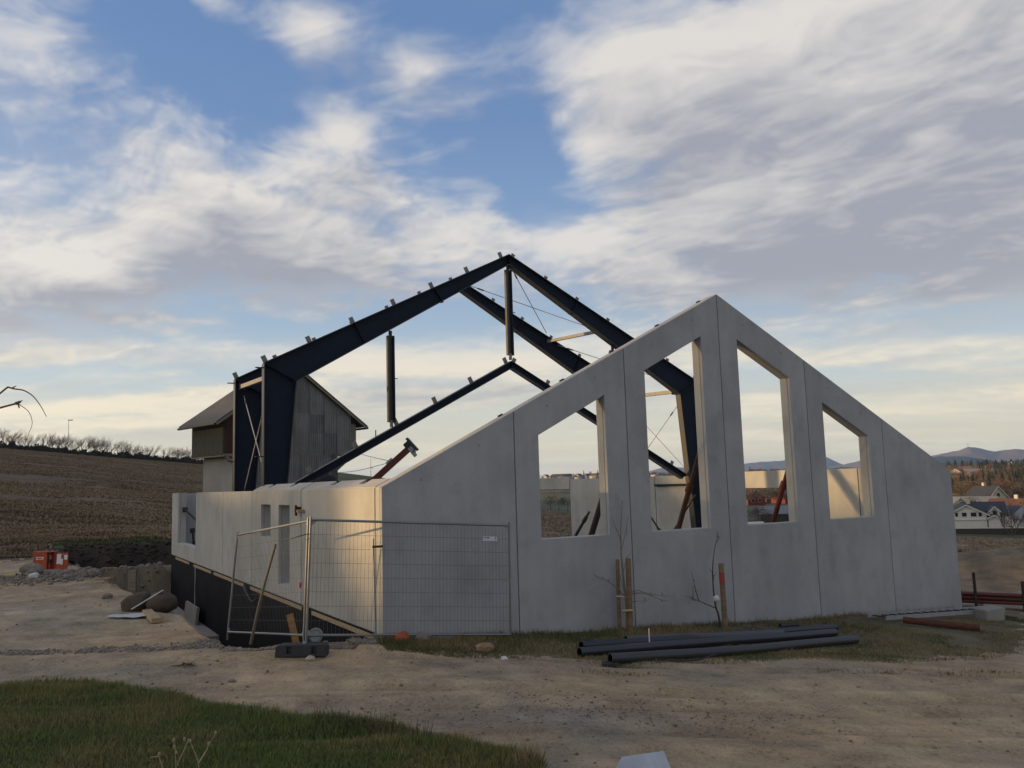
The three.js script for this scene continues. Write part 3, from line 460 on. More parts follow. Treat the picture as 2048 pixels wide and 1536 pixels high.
function railBeam(a, b, label, mat = M.cleat, w = 0.13, h = 0.13) { const t = thing('strut_beam', label, 'steel beam', a.toArray(), 0); const bb = b.clone().sub(a); part(t, 'tube', beam(V3(), bb, w, h, V3(0, 1, 0), 0.01), mat); for (const q of [0.02, 0.98]) { const c = bb.clone().multiplyScalar(q), d = bb.clone().normalize().multiplyScalar(0.01); part(t, 'end_plate', beam(c.clone().sub(d), c.clone().add(d), w * 1.5, h * 1.7), M.darkSteel); } }
railBeam(B(0.45, 9.75, 5.92), B(0.45, 13.2, 6.03), 'pale eave strut between the two left steel columns');
railBeam(B(15.3, 9.75, 5.92), B(15.3, 13.2, 6.03), 'gold lit eave strut beside the right steel column, in the tall window');
railBeam(B(12.0, 9.75, 7.98), B(12.0, 13.2, 8.16), 'round grey strut between the two right rafters above the gable slope', M.cleat, 0.11, 0.11);
let rodN = 0;
function brace(a, b, label) { const t = thing('brace_rod', label, 'brace rod', a.toArray(), 0, 'steel bracing rods'); const q = b.clone().sub(a); part(t, 'rod', rod(V3(), q, 0.014, 0.014, 6), M.galvDull); part(t, 'turnbuckle', rod(q.clone().multiplyScalar(0.08), q.clone().multiplyScalar(0.13), 0.028, 0.028, 6), M.darkSteel); }
brace(B(0.53, 13.3, 5.75), B(0.30, 9.7, 3.3), 'bracing rod falling from the far left column to the near one');
brace(B(0.30, 9.7, 5.05), B(0.55, 13.3, 2.7), 'bracing rod falling from the near left column to the far one');
brace(B(16.0, 13.3, 5.6), B(15.6, 9.7, 3.05), 'bracing rod falling towards the near right column inside the tall window');
brace(B(15.3, 9.7, 5.35), B(16.0, 13.3, 3.2), 'bracing rod falling away from the near right column inside the tall window');
brace(B(8.45, 9.7, 9.85), B(12.0, 13.25, 8.5), 'roof bracing rod from the near ridge to the far right rafter');
brace(B(8.6, 13.25, 10.1), B(11.9, 9.7, 7.98), 'roof bracing rod from the far ridge to the near right rafter');
brace(B(12.5, 13.25, 8.05), B(15.6, 9.7, 6.15), 'roof bracing rod in the lower bay of the right roof slope');
// telescopic props that hold the walls up
function prop(a, b, label, mat, r = 0.04, split = 0.55) { const t = thing('wall_prop', label, 'prop', a.toArray(), 0, 'telescopic props inside the hall'); const q = b.clone().sub(a), c = q.clone().multiplyScalar(split); part(t, 'outer_tube', rod(V3(), c, r * 1.3, r * 1.3, 10), mat); part(t, 'inner_tube', rod(c, q, r * 0.95, r * 0.95, 10), mat); part(t, 'collar', rod(c.clone().multiplyScalar(0.97), c.clone().multiplyScalar(1.04), r * 1.9, r * 1.6, 10), mat); part(t, 'foot', box(-0.12, 0.12, -0.005, 0.015, -0.12, 0.12), M.darkSteel); if (r > 0.03) part(t, 'head', box(-0.1, 0.1, -0.1, 0.1, -0.01, 0.01).rotateY(YAW).translate(q.x, q.y, q.z), M.darkSteel); }
prop(B(6.26, 3.36, 0.12), B(5.91, 0.34, 4.4), 'thick dark rusty prop in the lowest gable window', M.rustDark, 0.055);
prop(B(5.62, 3.74, 0.12), B(6.13, 2.42, 2.02), 'thin dark prop with a hook end in the lowest gable window', M.darkSteel, 0.028, 0.9);
prop(B(9.08, 3.37, 0.12), B(8.23, 0.34, 4.41), 'long rust brown prop in front of the steel column in the tall window', M.rust, 0.05);
prop(B(12.51, 3.34, 0.12), B(11.28, 0.34, 4.38), 'red prop leaning up in the tall window right of the ridge', M.redPaint, 0.052);
prop(B(9.03, 4.12, 0.12), B(9.6, 2.6, 2.3), 'thin dark prop just left of the rust brown prop', M.darkSteel, 0.022);
prop(B(9.04, 2.18, 0.12), B(8.2, 3.4, 2.5), 'thin dark prop leaning the other way at the left of the tall window', M.darkSteel, 0.024);
prop(B(1.9, 20.6, 0.12), B(0.25, 22.55, 2.05), 'dark prop slanting across the notch at the far end of the side wall', M.darkSteel, 0.045);
prop(B(0.75, 23.0, 0.12), B(0.62, 23.0, 1.18), 'short upright dark prop inside the notch of the side wall', M.darkSteel, 0.05);
// tarpaulin heap where the slender rafter meets the wall
solo('tarpaulin', rock(1, 5, 0.72, 1.52, 0.55, 3, 0.22).rotateY(YAW).translate(...at(1.72, 9.0, 1.6)), M.tarp, 'crumpled black tarpaulin heap at the foot of the slender rafter, above the side wall', 'tarpaulin');
// ---------------------------------------------------------------- mesh fence
const P3 = (a) => V3(...a);
function fencePanel(b0, b1, t0, t1, label, wires) {
  const t = thing('site_fence', label, 'fence', b0.toArray(), 0, 'temporary mesh fence panels'), o = (p) => p.clone().sub(b0);
  const q = (s, h) => o(b0.clone().lerp(b1, s).lerp(t0.clone().lerp(t1, s), h));
  part(t, 'post', rod(q(0, -0.02), q(0, 1.012), 0.021, 0.021, 10), M.galv); part(t, 'post', rod(q(1, -0.02), q(1, 1.012), 0.021, 0.021, 10), M.galv);
  part(t, 'top_rail', rod(q(0, 0.985), q(1, 0.985), 0.021, 0.021, 10), M.galv); part(t, 'bottom_rail', rod(q(0, 0.055), q(1, 0.055), 0.021, 0.021, 10), M.galv);
  const w = []; for (let i = 1; i < wires; i++) w.push(rod(q(i / wires, 0.055), q(i / wires, 0.985), 0.0022, 0.0022, 3, true)); for (let i = 1; i < 8; i++) w.push(rod(q(0, 0.055 + i * 0.116), q(1, 0.055 + i * 0.116), 0.0027, 0.0027, 3, true));
  part(t, 'wire_mesh', w, M.wire);
  for (const [s, h, d] of [[0, 0.985, 1], [0, 0.055, 1], [1, 0.985, -1], [1, 0.055, -1]]) { const c = q(s, h), e = q(s + d * 0.035, h), f = q(s, h - 0.055 * Math.sign(h - 0.5)); const g = new THREE.BufferGeometry(); g.setAttribute('position', new THREE.Float32BufferAttribute([...c.toArray(), ...e.toArray(), ...f.toArray()], 3)); g.computeVertexNormals(); part(t, 'gusset', g, Object.assign(M.galvDull, { side: THREE.DoubleSide })); }
  return { t, q };
}
const F_MID = [V3(-3.51, 0.24, -14.3), V3(-3.43, 2.26, -14.3)], F_L = [V3(-5.75, -0.12, -17.1), V3(-5.57, 1.90, -17.1)], F_R = [V3(-0.16, -0.10, -15.75), V3(-0.13, 2.0, -15.75)];
fencePanel(F_MID[0].clone().add(V3(-0.05, 0, -0.03)), F_L[0], F_MID[1].clone().add(V3(-0.05, -0.02, -0.03)), F_L[1], 'short-looking mesh fence panel angled back along the black foundation', 54);
const FR = fencePanel(F_MID[0], F_R[0], F_MID[1], F_R[1], 'mesh fence panel in front of the gable corner with a small white sign', 54);
{ const a = FR.q(0.895, 0.868).add(F_MID[0]), ang = Math.atan2(-(F_R[0].z - F_MID[0].z), F_R[0].x - F_MID[0].x);
  const cv = document.createElement('canvas'); cv.width = 256; cv.height = 84; const c = cv.getContext('2d'); c.fillStyle = '#c9ced4'; c.fillRect(0, 0, 256, 84); c.strokeStyle = '#8f979f'; c.lineWidth = 5; c.strokeRect(3, 3, 250, 78);
  c.fillStyle = '#2b3550'; c.fillRect(16, 18, 42, 12); c.fillRect(66, 20, 54, 16); c.fillStyle = '#9aa3b3'; c.fillRect(16, 44, 92, 5); c.fillRect(16, 55, 70, 5); c.fillStyle = '#262d45'; c.beginPath(); c.arc(222, 28, 13, 0, 7); c.fill(); c.fillStyle = '#c9ced4'; c.fillRect(206, 24, 14, 10); c.fillStyle = '#6b7280'; c.fillRect(204, 52, 14, 12); c.fillRect(224, 58, 12, 12);
  const tx = new THREE.CanvasTexture(cv); tx.colorSpace = THREE.SRGBColorSpace;
  const m = solo('fence_sign', new THREE.BoxGeometry(0.285, 0.088, 0.006), [M.white, M.white, M.white, M.white, std([1, 1, 1], 0.6, { map: tx }), M.white], 'small white sign with a blue logo wired to the fence', 'sign'); m.position.copy(a).add(V3(0, 0, 0.03)); m.rotation.set(0, ang, -0.06); }
{ const t = thing('barrier_foot', 'dark grey rubber fence foot under the corner where both panels meet', 'fence foot', [-3.56, H(-3.56, -14.22) - 0.01, -14.22], rad(-4));
  t.scale.set(0.9, 0.84, 0.9); const prof = [[-0.47, 0], [0.47, 0], [0.47, 0.20], [0.43, 0.235], [-0.39, 0.235], [-0.45, 0.20]];
  part(t, 'block', metreUV(extr(prof, 0.24, [[[-0.245, 0.06], [-0.155, 0.06], [-0.155, 0.19], [-0.245, 0.19]], [[0.215, 0.06], [0.305, 0.06], [0.305, 0.19], [0.215, 0.19]]], 0.012)).translate(0, 0, -0.12), M.rubber);
  part(t, 'slot', box(-0.26, -0.14, 0.05, 0.2, -0.10, 0.07), M.blackPlastic); part(t, 'slot', box(0.2, 0.32, 0.05, 0.2, -0.10, 0.07), M.blackPlastic); part(t, 'socket', rod(V3(0.05, 0.2, 0), V3(0.05, 0.27, 0), 0.035, 0.035, 12), M.galvDull); }
{ const t = thing('fence_coupler', 'round galvanised coupler plate at the foot of the middle fence post', 'coupler', [-3.38, 0.33, -14.40], 0.2); part(t, 'disc', new THREE.CylinderGeometry(0.12, 0.12, 0.03, 20).rotateX(Math.PI / 2), M.galvDull); part(t, 'rim', new THREE.TorusGeometry(0.10, 0.012, 6, 20).translate(0, 0, 0.018), M.galv); }
solo('tie_strap', tube([[-3.47, 2.0, -14.28], [-3.6, 1.97, -14.24], [-3.78, 1.92, -14.3], [-3.9, 1.90, -14.36]], 0.009, 0.005, 5), M.blackPlastic, 'black strap tied to the top of the middle fence post', 'strap');
solo('ribbon', rock(0.035, 61, 0.7, 1.5, 0.5, 1, 0.4).translate(-3.62, 1.15, -14.35), std([.35, .02, .025], 0.7), 'small red ribbon hanging in the fence mesh beside the middle post', 'ribbon');
solo('wooden_pole', tube([[-4.81, 0.02, -15.55], [-4.52, 0.9, -15.2], [-4.19, 1.80, -14.9]], 0.028, 0.022, 8), M.timberGrey, 'thin weathered wooden pole leaning against the angled fence panel', 'pole');
solo('plank_end', beam(V3(-3.80, -0.02, -14.92), V3(-3.97, 0.60, -15.0), 0.115, 0.03, V3(0, 0, 1), 0.004), std([.36, .20, .07], 0.85, { map: TX.wood }), 'short yellow brown plank standing behind the middle fence post', 'plank');
{ const t = thing('steel_stake', 'thin grey steel stake with a bracket in front of the gable corner', 'stake', [-2.47, -0.05, -14.93], 0); part(t, 'rod', beam(V3(0.0, 0, 0), V3(-0.03, 1.9, -0.02), 0.035, 0.012), M.galvDull); part(t, 'bracket', box(-0.04, 0.14, 1.74, 1.78, -0.03, 0.0).rotateY(0.35), M.darkSteel); part(t, 'foot_plate', box(-0.06, 0.06, 0.0, 0.10, -0.02, 0.02), M.galvDull); }
// ---------------------------------------------------------------- old corrugated granary behind the hall
{ const GX = V3(0.714, 0, -0.70), DX = V3(-0.70, 0, -0.714), yaw = Math.atan2(0.70, 0.714), base = H(-13.7, -40), o = thing('granary', 'tall old granary clad in patched corrugated sheets, left behind the steel columns', 'barn', [-13.7, base, -40], yaw);
  const w = 7.35, dp = 3.5, yb = 4.55 - base, ye = 6.3 - base, yr = 8.85 - base, ins = 0.75, roofY = (x) => lerp(ye, yr, 1 - Math.abs(x - w / 2) / (w / 2));
  part(o, 'upper_wall', metreUV(extr([[0, yb], [w, yb], [w, ye], [w / 2, yr], [0, ye]], dp, [], 0)).translate(0, 0, -dp - 0.02), M.boards);
  part(o, 'lower_wall', box(ins - 0.3, w - ins - 0.42, -0.5, yb - 0.02, -dp + 0.3, -0.06), M.concreteOld);
  const sheetMats = [[.27, .27, .275], [.31, .31, .31], [.24, .24, .245], [.28, .275, .265], [.33, .325, .32], [.21, .215, .22]].map((c) => std(c, 0.62, { metalness: 0.25, map: TX.sheet }));
  const q = rng(41);
  const corr = (x0, x1, y0, f1, z, waves) => { const n = waves * 6, p = [], uv = [], id = []; for (let i = 0; i <= n; i++) { const x = lerp(x0, x1, i / n), d = z + 0.036 * Math.cos(i / 6 * 2 * Math.PI), y1 = f1(x); for (const y of [y0, y1]) { p.push(x, y, d); uv.push(x, y); } } for (let i = 0; i < n; i++) { const a = i * 2; id.push(a, a + 2, a + 1, a + 1, a + 2, a + 3); } const g = new THREE.BufferGeometry(); g.setAttribute('position', new THREE.Float32BufferAttribute(p, 3)); g.setAttribute('uv', new THREE.Float32BufferAttribute(uv, 2)); g.setIndex(id); g.computeVertexNormals(); return g; };
  for (const m of sheetMats) m.side = THREE.DoubleSide;
  const colX = [1.05, 1.9, 2.75, 3.65, 4.5, 5.35, 6.15, 6.95];
  for (let c = 0; c < colX.length - 1; c++) { const x0 = colX[c], x1 = colX[c + 1] + 0.05; let y = yb - 0.12 + q() * 0.1;
    const cuts = [y + 1.0 + q() * 0.25, y + 2.0 + q() * 0.3, 99];
    for (const [r, top] of cuts.entries()) { const f = (x) => Math.min(top + 0.06, roofY(x) - 0.05); if (f((x0 + x1) / 2) < y + 0.1) break; part(o, 'corrugated_sheet', corr(x0, x1, y, f, 0.05 + r * 0.012 + (c % 2) * 0.008, 8), sheetMats[(q() * 6) | 0]); y = top; } }
  for (let c = 0; c < 6; c++) { const x0 = 1.25 + c * 0.92, x1 = Math.min(x0 + 0.97, w - ins - 0.4); let y = -0.4; for (const top of [1.3 + q() * 0.4, 2.4 + q() * 0.4, yb - 0.06]) { part(o, 'corrugated_sheet', corr(x0, x1, y, () => top + 0.05, 0.03 + (top > 2 ? 0.012 : 0) + (c % 2) * 0.008, 10), sheetMats[(q() * 6) | 0]); y = top; } }
  const rp = (s) => { const a = [s ? w + 0.55 : -0.55, ye - 0.55 * (yr - ye) / (w / 2) + 0.04], b = [w / 2, yr + 0.06]; return s ? [b, a, [a[0], a[1] + 0.07], [b[0], b[1] + 0.07]] : [a, b, [b[0], b[1] + 0.07], [a[0], a[1] + 0.07]]; };
  for (const s of [0, 1]) { const rf = part(o, 'roof', metreUV(extr(rp(s), dp + 0.7, [], 0)).translate(0, 0, -dp - 0.35), std([.085, .085, .088], 0.75, { metalness: 0.1, map: TX.sheet })); const gx = s ? w + 0.60 : -0.60, gy = ye - 0.60 * (yr - ye) / (w / 2) + 0.01; part(rf, 'gutter', rod(V3(gx, gy, 0.3), V3(gx, gy, -dp - 0.3), 0.06, 0.06, 8), M.darkSteel); part(rf, 'barge_board', beam(vx([rp(s)[0][0], rp(s)[0][1] - 0.05], 0.33), vx([rp(s)[1][0], rp(s)[1][1] - 0.05], 0.33), 0.03, 0.16), M.timberGrey); }
  for (let k = 0; k < 7; k++) part(o, 'board', box(-0.035, -0.004, yb + 0.01 - 0.1, ye - 0.02, -0.05 - (k + 1) * 0.49, -0.06 - k * 0.49), M.boards);
  for (let k = 0; k < 5; k++) part(o, 'board', box(0.05 + k * 0.2, 0.235 + k * 0.2, yb + 0.02, roofY(0.1 + k * 0.2) - 0.12, -0.01, 0.03), M.redWood);
  part(o, 'sill_beam', box(-0.02, w + 0.02, yb - 0.16, yb - 0.02, -0.2, 0.02), M.timberGrey); part(o, 'sill_beam', box(-0.03, 0.15, yb - 0.16, yb - 0.02, -dp, -0.21), M.timberGrey);
  part(o, 'corner_post', box(ins - 0.26, ins - 0.06, -0.4, yb - 0.17, -0.055, 0.06), M.redWood);
  for (const x of [0.1, w - 0.25]) part(o, 'brace', beam(V3(x, yb - 0.16, 0.01), V3(x < 2 ? ins + 0.05 : w - ins - 0.4, yb - 0.85, 0.01), 0.1, 0.1), M.timberGrey);
  part(o, 'side_box', box(w - 0.42, w + 0.02, yb + 0.05, ye - 0.2, -2.2, 0.045), M.timberGrey);
}
// boom lift behind the hall: base, red boom, platform folded at its tip
{ const gx = -9.9, gz = -45, gy = H(gx, gz), t = thing('boom_lift', 'red telescopic boom lift with a grey tilted platform head, behind the wall corner', 'boom lift', [gx, gy, gz], 0);
  const piv = V3(0, 1.6, 0), tip = V3(-5.62 - gx, 4.68 - gy, 0), dir = tip.clone().sub(piv).normalize();
  part(t, 'chassis', [box(-1.1, 1.1, 0.5, 1.1, -0.9, 0.9, 0.05), box(-0.8, 0.6, 1.1, 1.75, -0.8, 0.8, 0.08)], M.redPaint); for (const [x, z] of [[-0.8, 0.95], [0.8, 0.95], [-0.8, -0.95], [0.8, -0.95]]) part(t, 'wheel', new THREE.CylinderGeometry(0.45, 0.45, 0.3, 20).rotateX(Math.PI / 2).translate(x, 0.45, z), M.rubber);
  part(t, 'boom', [beam(piv, piv.clone().lerp(tip, 0.55), 0.36, 0.42), beam(piv.clone().lerp(tip, 0.5), tip, 0.28, 0.32)], M.redPaint); part(t, 'boom_head', beam(piv.clone().lerp(tip, 0.76).addScaledVector(V3(-dir.y, dir.x, 0), 0.2), piv.clone().lerp(tip, 0.83).addScaledVector(V3(-dir.y, dir.x, 0), 0.2), 0.16, 0.14, V3(0, 1, 0)), M.galvDull);
  const n = V3(-dir.y, dir.x, 0), c = tip.clone().addScaledVector(dir, 0.12);
  part(t, 'platform', beam(c.clone().addScaledVector(n, 0.46).addScaledVector(dir, 0.22), c.clone().addScaledVector(n, -0.36).addScaledVector(dir, 0.22), 0.8, 0.13, dir), M.darkSteel);
  part(t, 'rotator', beam(c.clone().addScaledVector(n, 0.36), c.clone().addScaledVector(n, 0.02), 0.34, 0.34, dir, 0.06), M.blackPlastic); part(t, 'bracket', beam(c.clone().addScaledVector(n, 0.06), c.clone().addScaledVector(n, -0.24), 0.26, 0.26, dir), std([.28, .33, .38], 0.4, { metalness: 0.5 })); part(t, 'control_box', beam(c.clone().addScaledVector(n, -0.25).addScaledVector(dir, -0.05), c.clone().addScaledVector(n, -0.55).addScaledVector(dir, -0.05), 0.2, 0.2, dir, 0.03), M.galvDull); part(t, 'cylinder', rod(c.clone().addScaledVector(n, -0.4).addScaledVector(dir, 0.06), c.clone().addScaledVector(n, -0.12).addScaledVector(dir, 0.1), 0.05), M.galv); }
// ---------------------------------------------------------------- ground objects left of the hall
{ const x = -17.2, z = -31.6, t = thing('power_cabinet', 'orange site power cabinet with its door open and papers inside', 'power cabinet', [x, H(x, z) + 0.02, z], rad(10));
  part(t, 'body', [box(-0.56, -0.10, 0.05, 0.72, -0.26, 0, 0.01)], M.orange); part(t, 'interior', box(-0.09, 0.15, 0.08, 0.68, -0.27, -0.24), M.orangeDark); part(t, 'roof', box(-0.14, 0.2, 0.68, 0.715, -0.27, 0.0), M.orange); part(t, 'floor', box(-0.1, 0.2, 0.05, 0.08, -0.27, -0.0), M.orangeDark); part(t, 'side', box(0.15, 0.185, 0.05, 0.70, -0.27, -0.01), M.orangeDark);
  const door = part(t, 'door', box(0.19, 0.60, 0.04, 0.66, -0.04, -0.01, 0.008).rotateZ(-0.05), M.orange); part(door, 'notice', box(0.22, 0.36, 0.26, 0.62, -0.008, -0.002).rotateZ(-0.05), M.paper); part(door, 'notice', box(0.36, 0.43, 0.24, 0.45, -0.008, -0.003).rotateZ(-0.05), M.paper); part(door, 'notice', box(0.47, 0.58, 0.42, 0.59, -0.008, -0.002).rotateZ(-0.05), M.paper);
  part(t, 'socket', new THREE.CylinderGeometry(0.05, 0.05, 0.1, 12).rotateX(Math.PI / 2).translate(-0.03, 0.33, -0.2), M.darkSteel); part(t, 'socket', box(-0.07, 0.0, 0.42, 0.56, -0.24, -0.16), M.galvDull); part(t, 'label_plate', box(-0.46, -0.22, 0.43, 0.52, -0.002, 0.006), M.paper); part(t, 'label_plate', box(-0.43, -0.26, 0.45, 0.50, 0.005, 0.009), M.orange);
  part(t, 'handle', tube([[-0.06, 0.71, -0.13], [-0.03, 0.79, -0.13], [0.1, 0.80, -0.13], [0.15, 0.71, -0.13]], 0.014, 0.014, 6), M.darkSteel); for (const lx of [-0.5, -0.15, 0.15]) part(t, 'leg', box(lx - 0.02, lx + 0.02, -0.12, 0.06, -0.2, -0.16), M.galvDull); }
const onGround = (x, z, dy = 0) => [x, H(x, z) + dy, z];
solo('boulder', rock(0.34, 12, 1.15, 0.72, 0.8, 3, 0.34).rotateZ(0.5).translate(-9.16, 0.14, -20.7), M.boulder, 'brown boulder on the left of the pair at the edge of the trench', 'boulder');
solo('boulder', rock(0.33, 23, 1.08, 0.72, 0.85, 3, 0.26).rotateZ(-0.1).translate(-8.46, 0.17, -20.55), M.boulder, 'rounder brown boulder on the right of the pair, nearest the black foundation', 'boulder');
solo('board_scrap', beam(V3(-9.1, 0.06, -20.35), V3(-8.42, 0.46, -20.45), 0.1, 0.03), M.white, 'pale flat lath lying across the two boulders', 'lath');
solo('timber_beam', beam(V3(-8.55, H(-8.55, -20.0) + 0.07, -19.9), V3(-7.78, H(-7.78, -18.5) + 0.06, -18.6), 0.20, 0.10, V3(0, 1, 0), 0.006), M.timber, 'pale squared timber lying on the dirt in front of the boulders', 'timber');
{ const g = new THREE.PlaneGeometry(0.95, 0.55, 10, 6).rotateX(-Math.PI / 2), p = g.attributes.position; for (let i = 0; i < p.count; i++) { const x = p.getX(i), z = p.getZ(i); p.setXYZ(i, x, 0, z * (1 - Math.max(0, -x) * 1.1)); } g.translate(-8.75, 0, -19.5); for (let i = 0; i < p.count; i++) p.setY(i, H(p.getX(i), p.getZ(i)) + 0.03 + 0.05 * fbm(p.getX(i) * 4, p.getZ(i) * 4, 2)); g.computeVertexNormals(); solo('plastic_sheet', metreUV(g), std([.42, .44, .46], 0.6, { side: THREE.DoubleSide }), 'torn white plastic sheet lying flat on the dirt beside the timber', 'sheet'); }
solo('timber_post', box(-0.11, 0.11, -0.2, 0.75, -0.05, 0.05, 0.006).translate(...onGround(-11.0, -24.6)), M.timberGrey, 'short grey board standing upright at the rim of the pit', 'post');
solo('yellow_hose', tube([onGround(-18.1, -29.4, 0.05), onGround(-17.3, -29.0, 0.05), onGround(-16.7, -28.7, 0.05)], 0.06, 0.06, 8), std([.30, .27, .07], 0.8), 'short yellow green pipe lying left of the rubble', 'pipe');
solo('foam_scrap', box(-0.3, 0.3, 0, 0.06, -0.1, 0.1, 0.01).rotateY(0.5).rotateZ(-0.15).translate(...onGround(-6.05, -17.6, 0.02)), M.white, 'white foam offcut beside the foot of the angled fence panel', 'foam');
solo('board_scrap', beam(P3(onGround(-13.4, -26.9, 0.12)), P3(onGround(-12.6, -26.7, 0.20)), 0.1, 0.03), M.timber, 'splintered pale board at the left rim of the pit', 'board');
solo('board_scrap', beam(P3(onGround(-12.2, -25.9, 0.05)), P3(onGround(-11.6, -25.3, 0.05)), 0.07, 0.04), M.timberGrey, 'thin grey stick at the rim of the pit beside the upright board', 'board');
solo('dead_twigs', (() => { const q = rng(8), g = []; for (let i = 0; i < 16; i++) { const a = q() * 6.28, l = 0.08 + q() * 0.16, x = -5.2 + (q() - 0.5) * 0.3, z = -13.7 + (q() - 0.5) * 0.12, y = H(x, z) + 0.015; g.push(rod(V3(x, y, z), V3(x + Math.cos(a) * l, y + q() * 0.06, z + Math.sin(a) * l), 0.008, 0.003, 4)); } return g; })(), M.bark, 'small heap of dead dark twigs on the dirt road', 'twigs');
// rubble, stones
const stoneVariants = [0, 1, 2, 3].map((k) => rock(1, 300 + k, 1, 0.7, 0.85, 1, 0.42, true));
function scatter(name, n, seed, place, size, mat, label, category) {
  const q = rng(seed), per = stoneVariants.map(() => []); for (let i = 0; i < n; i++) { const p = place(q); if (!p) continue; per[(q() * 4) | 0].push([p[0], p[1], size(q), q() * 6.28, 0.75 + q() * 0.5]); }
  const root = new THREE.Group(); root.name = numbered(name); scene.add(root); tag(root, label, category, null, 'stuff');
  per.forEach((l, k) => { if (!l.length) return; const im = new THREE.InstancedMesh(stoneVariants[k], mat, l.length), m4 = new THREE.Matrix4(), qq = new THREE.Quaternion(); l.forEach(([x, z, s, a, c], i) => { qq.setFromEuler(new THREE.Euler(Math.sin(a * 3) * 0.5, a, Math.cos(a * 5) * 0.5)); im.setMatrixAt(i, m4.compose(V3(x, H(x, z) + s * 0.25, z), qq, V3(s, s, s))); im.setColorAt(i, new THREE.Color().setRGB(c, c * (0.97 + 0.04 * Math.sin(a)), c * 0.96)); }); im.name = 'stones'; shade(im); im.userData.kind = 'stuff'; root.add(im); });
}
scatter('gravel_strip', 2300, 51, (q) => { const t = q(), x = lerp(-9.6, -4.5, t ** 0.7), z = lerp(-15.5, -15.4, t) + (q() + q() - 1) * (0.22 + 0.3 * t) - 0.55 * t * t; return q() < 0.25 + 0.75 * sstep(0.42, 0.55, vnoise(x * 1.6, 3)) ? [x, z] : null; }, (q) => 0.012 + q() * q() * 0.04, M.stone, 'strip of grey crushed stone crossing the dirt left of the fence', 'gravel');
scatter('gravel_bank', 2600, 52, (q) => [lerp(-5.0, -2.4, q()), -14.62 - Math.abs(q() + q() - 1) * 0.55], (q) => 0.018 + q() * q() * 0.05, M.stone, 'pale crushed stone along the foot of the fence', 'gravel');
scatter('rubble', 1100, 53, (q) => { const [u, v] = [-4.4 + (q() + q() - 1) * 2.3, 18.6 + (q() + q() - 1) * 2.3], p = B(u, v, 0); return [p.x, p.z]; }, (q) => 0.025 + q() * q() * q() * 0.15, M.stone, 'heap of broken stones below the orange cabinet', 'rubble');
scatter('pit_rubble', 260, 54, (q) => { const p = B(-0.2 - q() * 3.4, 24.5 + q() * 1.6, 0); return [p.x, p.z]; }, (q) => 0.03 + q() * q() * q() * 0.16, M.stone, 'stones along the top of the earth bank beside the pit', 'rubble');
scatter('clods', 420, 57, (q) => { const p = B(-3.6 + q() * 5.2, 32.4 + q() * 2.6, 0); return [p.x, p.z]; }, (q) => 0.03 + q() * q() * 0.12, std([.05, .038, .027], 1), 'dark soil clods along the broken edge of the pit', 'soil');
scatter('grit', 3600, 55, (q) => { const r = 8.5 + q() * 22, a = rad(-31 + q() * 62), x = r * Math.sin(a), z = -r * Math.cos(a); return regionAt(x, z) === REGION.yard && H(x, z) > -0.9 ? [x, z] : null; }, (q) => 0.004 + q() ** 8 * 0.026, M.grit, 'loose grit and small stones scattered over the dirt yard', 'grit');
scatter('grit', 1900, 56, (q) => { const x = 0.9 + (q() + q() - 1) * 3.6, z = -10.7 + (q() + q() - 1) * 1.1; return [x, z]; }, (q) => 0.004 + q() ** 5 * 0.013, M.grit, 'patch of dark grit on the dirt road near the metal box', 'grit');
const STONES = [['pale stone block against the wall foot below the fence', -1.67, -15.0, 0.13, 71, M.stone], ['tan rock at the edge of the grass verge, in front of the fence', -0.58, -14.5, 0.14, 72, std([.30, .21, .13], 0.95, { map: TX.grain })], ['grey rock beside the yellow green pipe', -16.3, -28.9, 0.34, 73, M.stone], ['white flat stone at the left edge of the rubble', -15.9, -28.3, 0.16, 74, M.white], ['pale rock leaning on the rubber fence foot', -3.37, -14.02, 0.07, 75, std([.38, .31, .24], 0.95)], ['white chip of stone on the lit side of the verge', -0.25, -13.9, 0.06, 76, M.white], ['pale stone lying alone in the brown field on the left', -19.6, -41, 0.25, 77, M.white], ['small pale stone on the road, left of the pipes', -4.2, -12.7, 0.05, 78, M.stone], ['grey stone left of the boulder pair', -9.9, -21.9, 0.1, 79, M.stone], ['second grey stone left of the boulder pair, farther back', -10.9, -22.9, 0.12, 80, M.stone]];
for (const [label, x, z, r, seed, mat] of STONES) solo('stone', rock(r, seed, 1.1, 0.75, 0.9, 2, 0.42, true).translate(...onGround(x, z, r * 0.4)), mat, label, 'stone');
solo('orange_bag', rock(0.13, 81, 1.3, 0.7, 0.9, 2, 0.5).translate(...onGround(-2.05, -14.93, 0.06)), std([.33, .075, .03], 0.8), 'crumpled orange bag on the ground at the wall corner', 'bag');
// ---------------------------------------------------------------- verge: saplings, stakes, pipes
function stake(x, z, h, r, label, lean = 0, paint) { const t = thing('stake', label, 'stake', [x, H(x, z) - 0.15, z], 0, 'round wooden tree stakes'); part(t, 'post', rod(V3(0, 0, 0), V3(lean, h + 0.15, 0), r * 1.04, r * 0.96, 14), M.stake); if (paint) part(t, 'paint_mark', rod(V3(lean * 0.74, (h + 0.15) * 0.74, 0), V3(lean * 0.88, (h + 0.15) * 0.88, 0), r * 1.03, r * 1.01, 14, true), std([.34, .05, .04], 0.8, { side: THREE.DoubleSide })); return t; }
stake(2.0, -17.32, 1.40, 0.038, 'left of two round wooden stakes beside the taller sapling', 0.015); stake(2.2, -17.22, 1.42, 0.055, 'thicker right stake of the two beside the taller sapling', 0.02);
stake(4.25, -17.9, 1.36, 0.055, 'single wooden stake with a red paint mark beside the smaller sapling', -0.02, true);
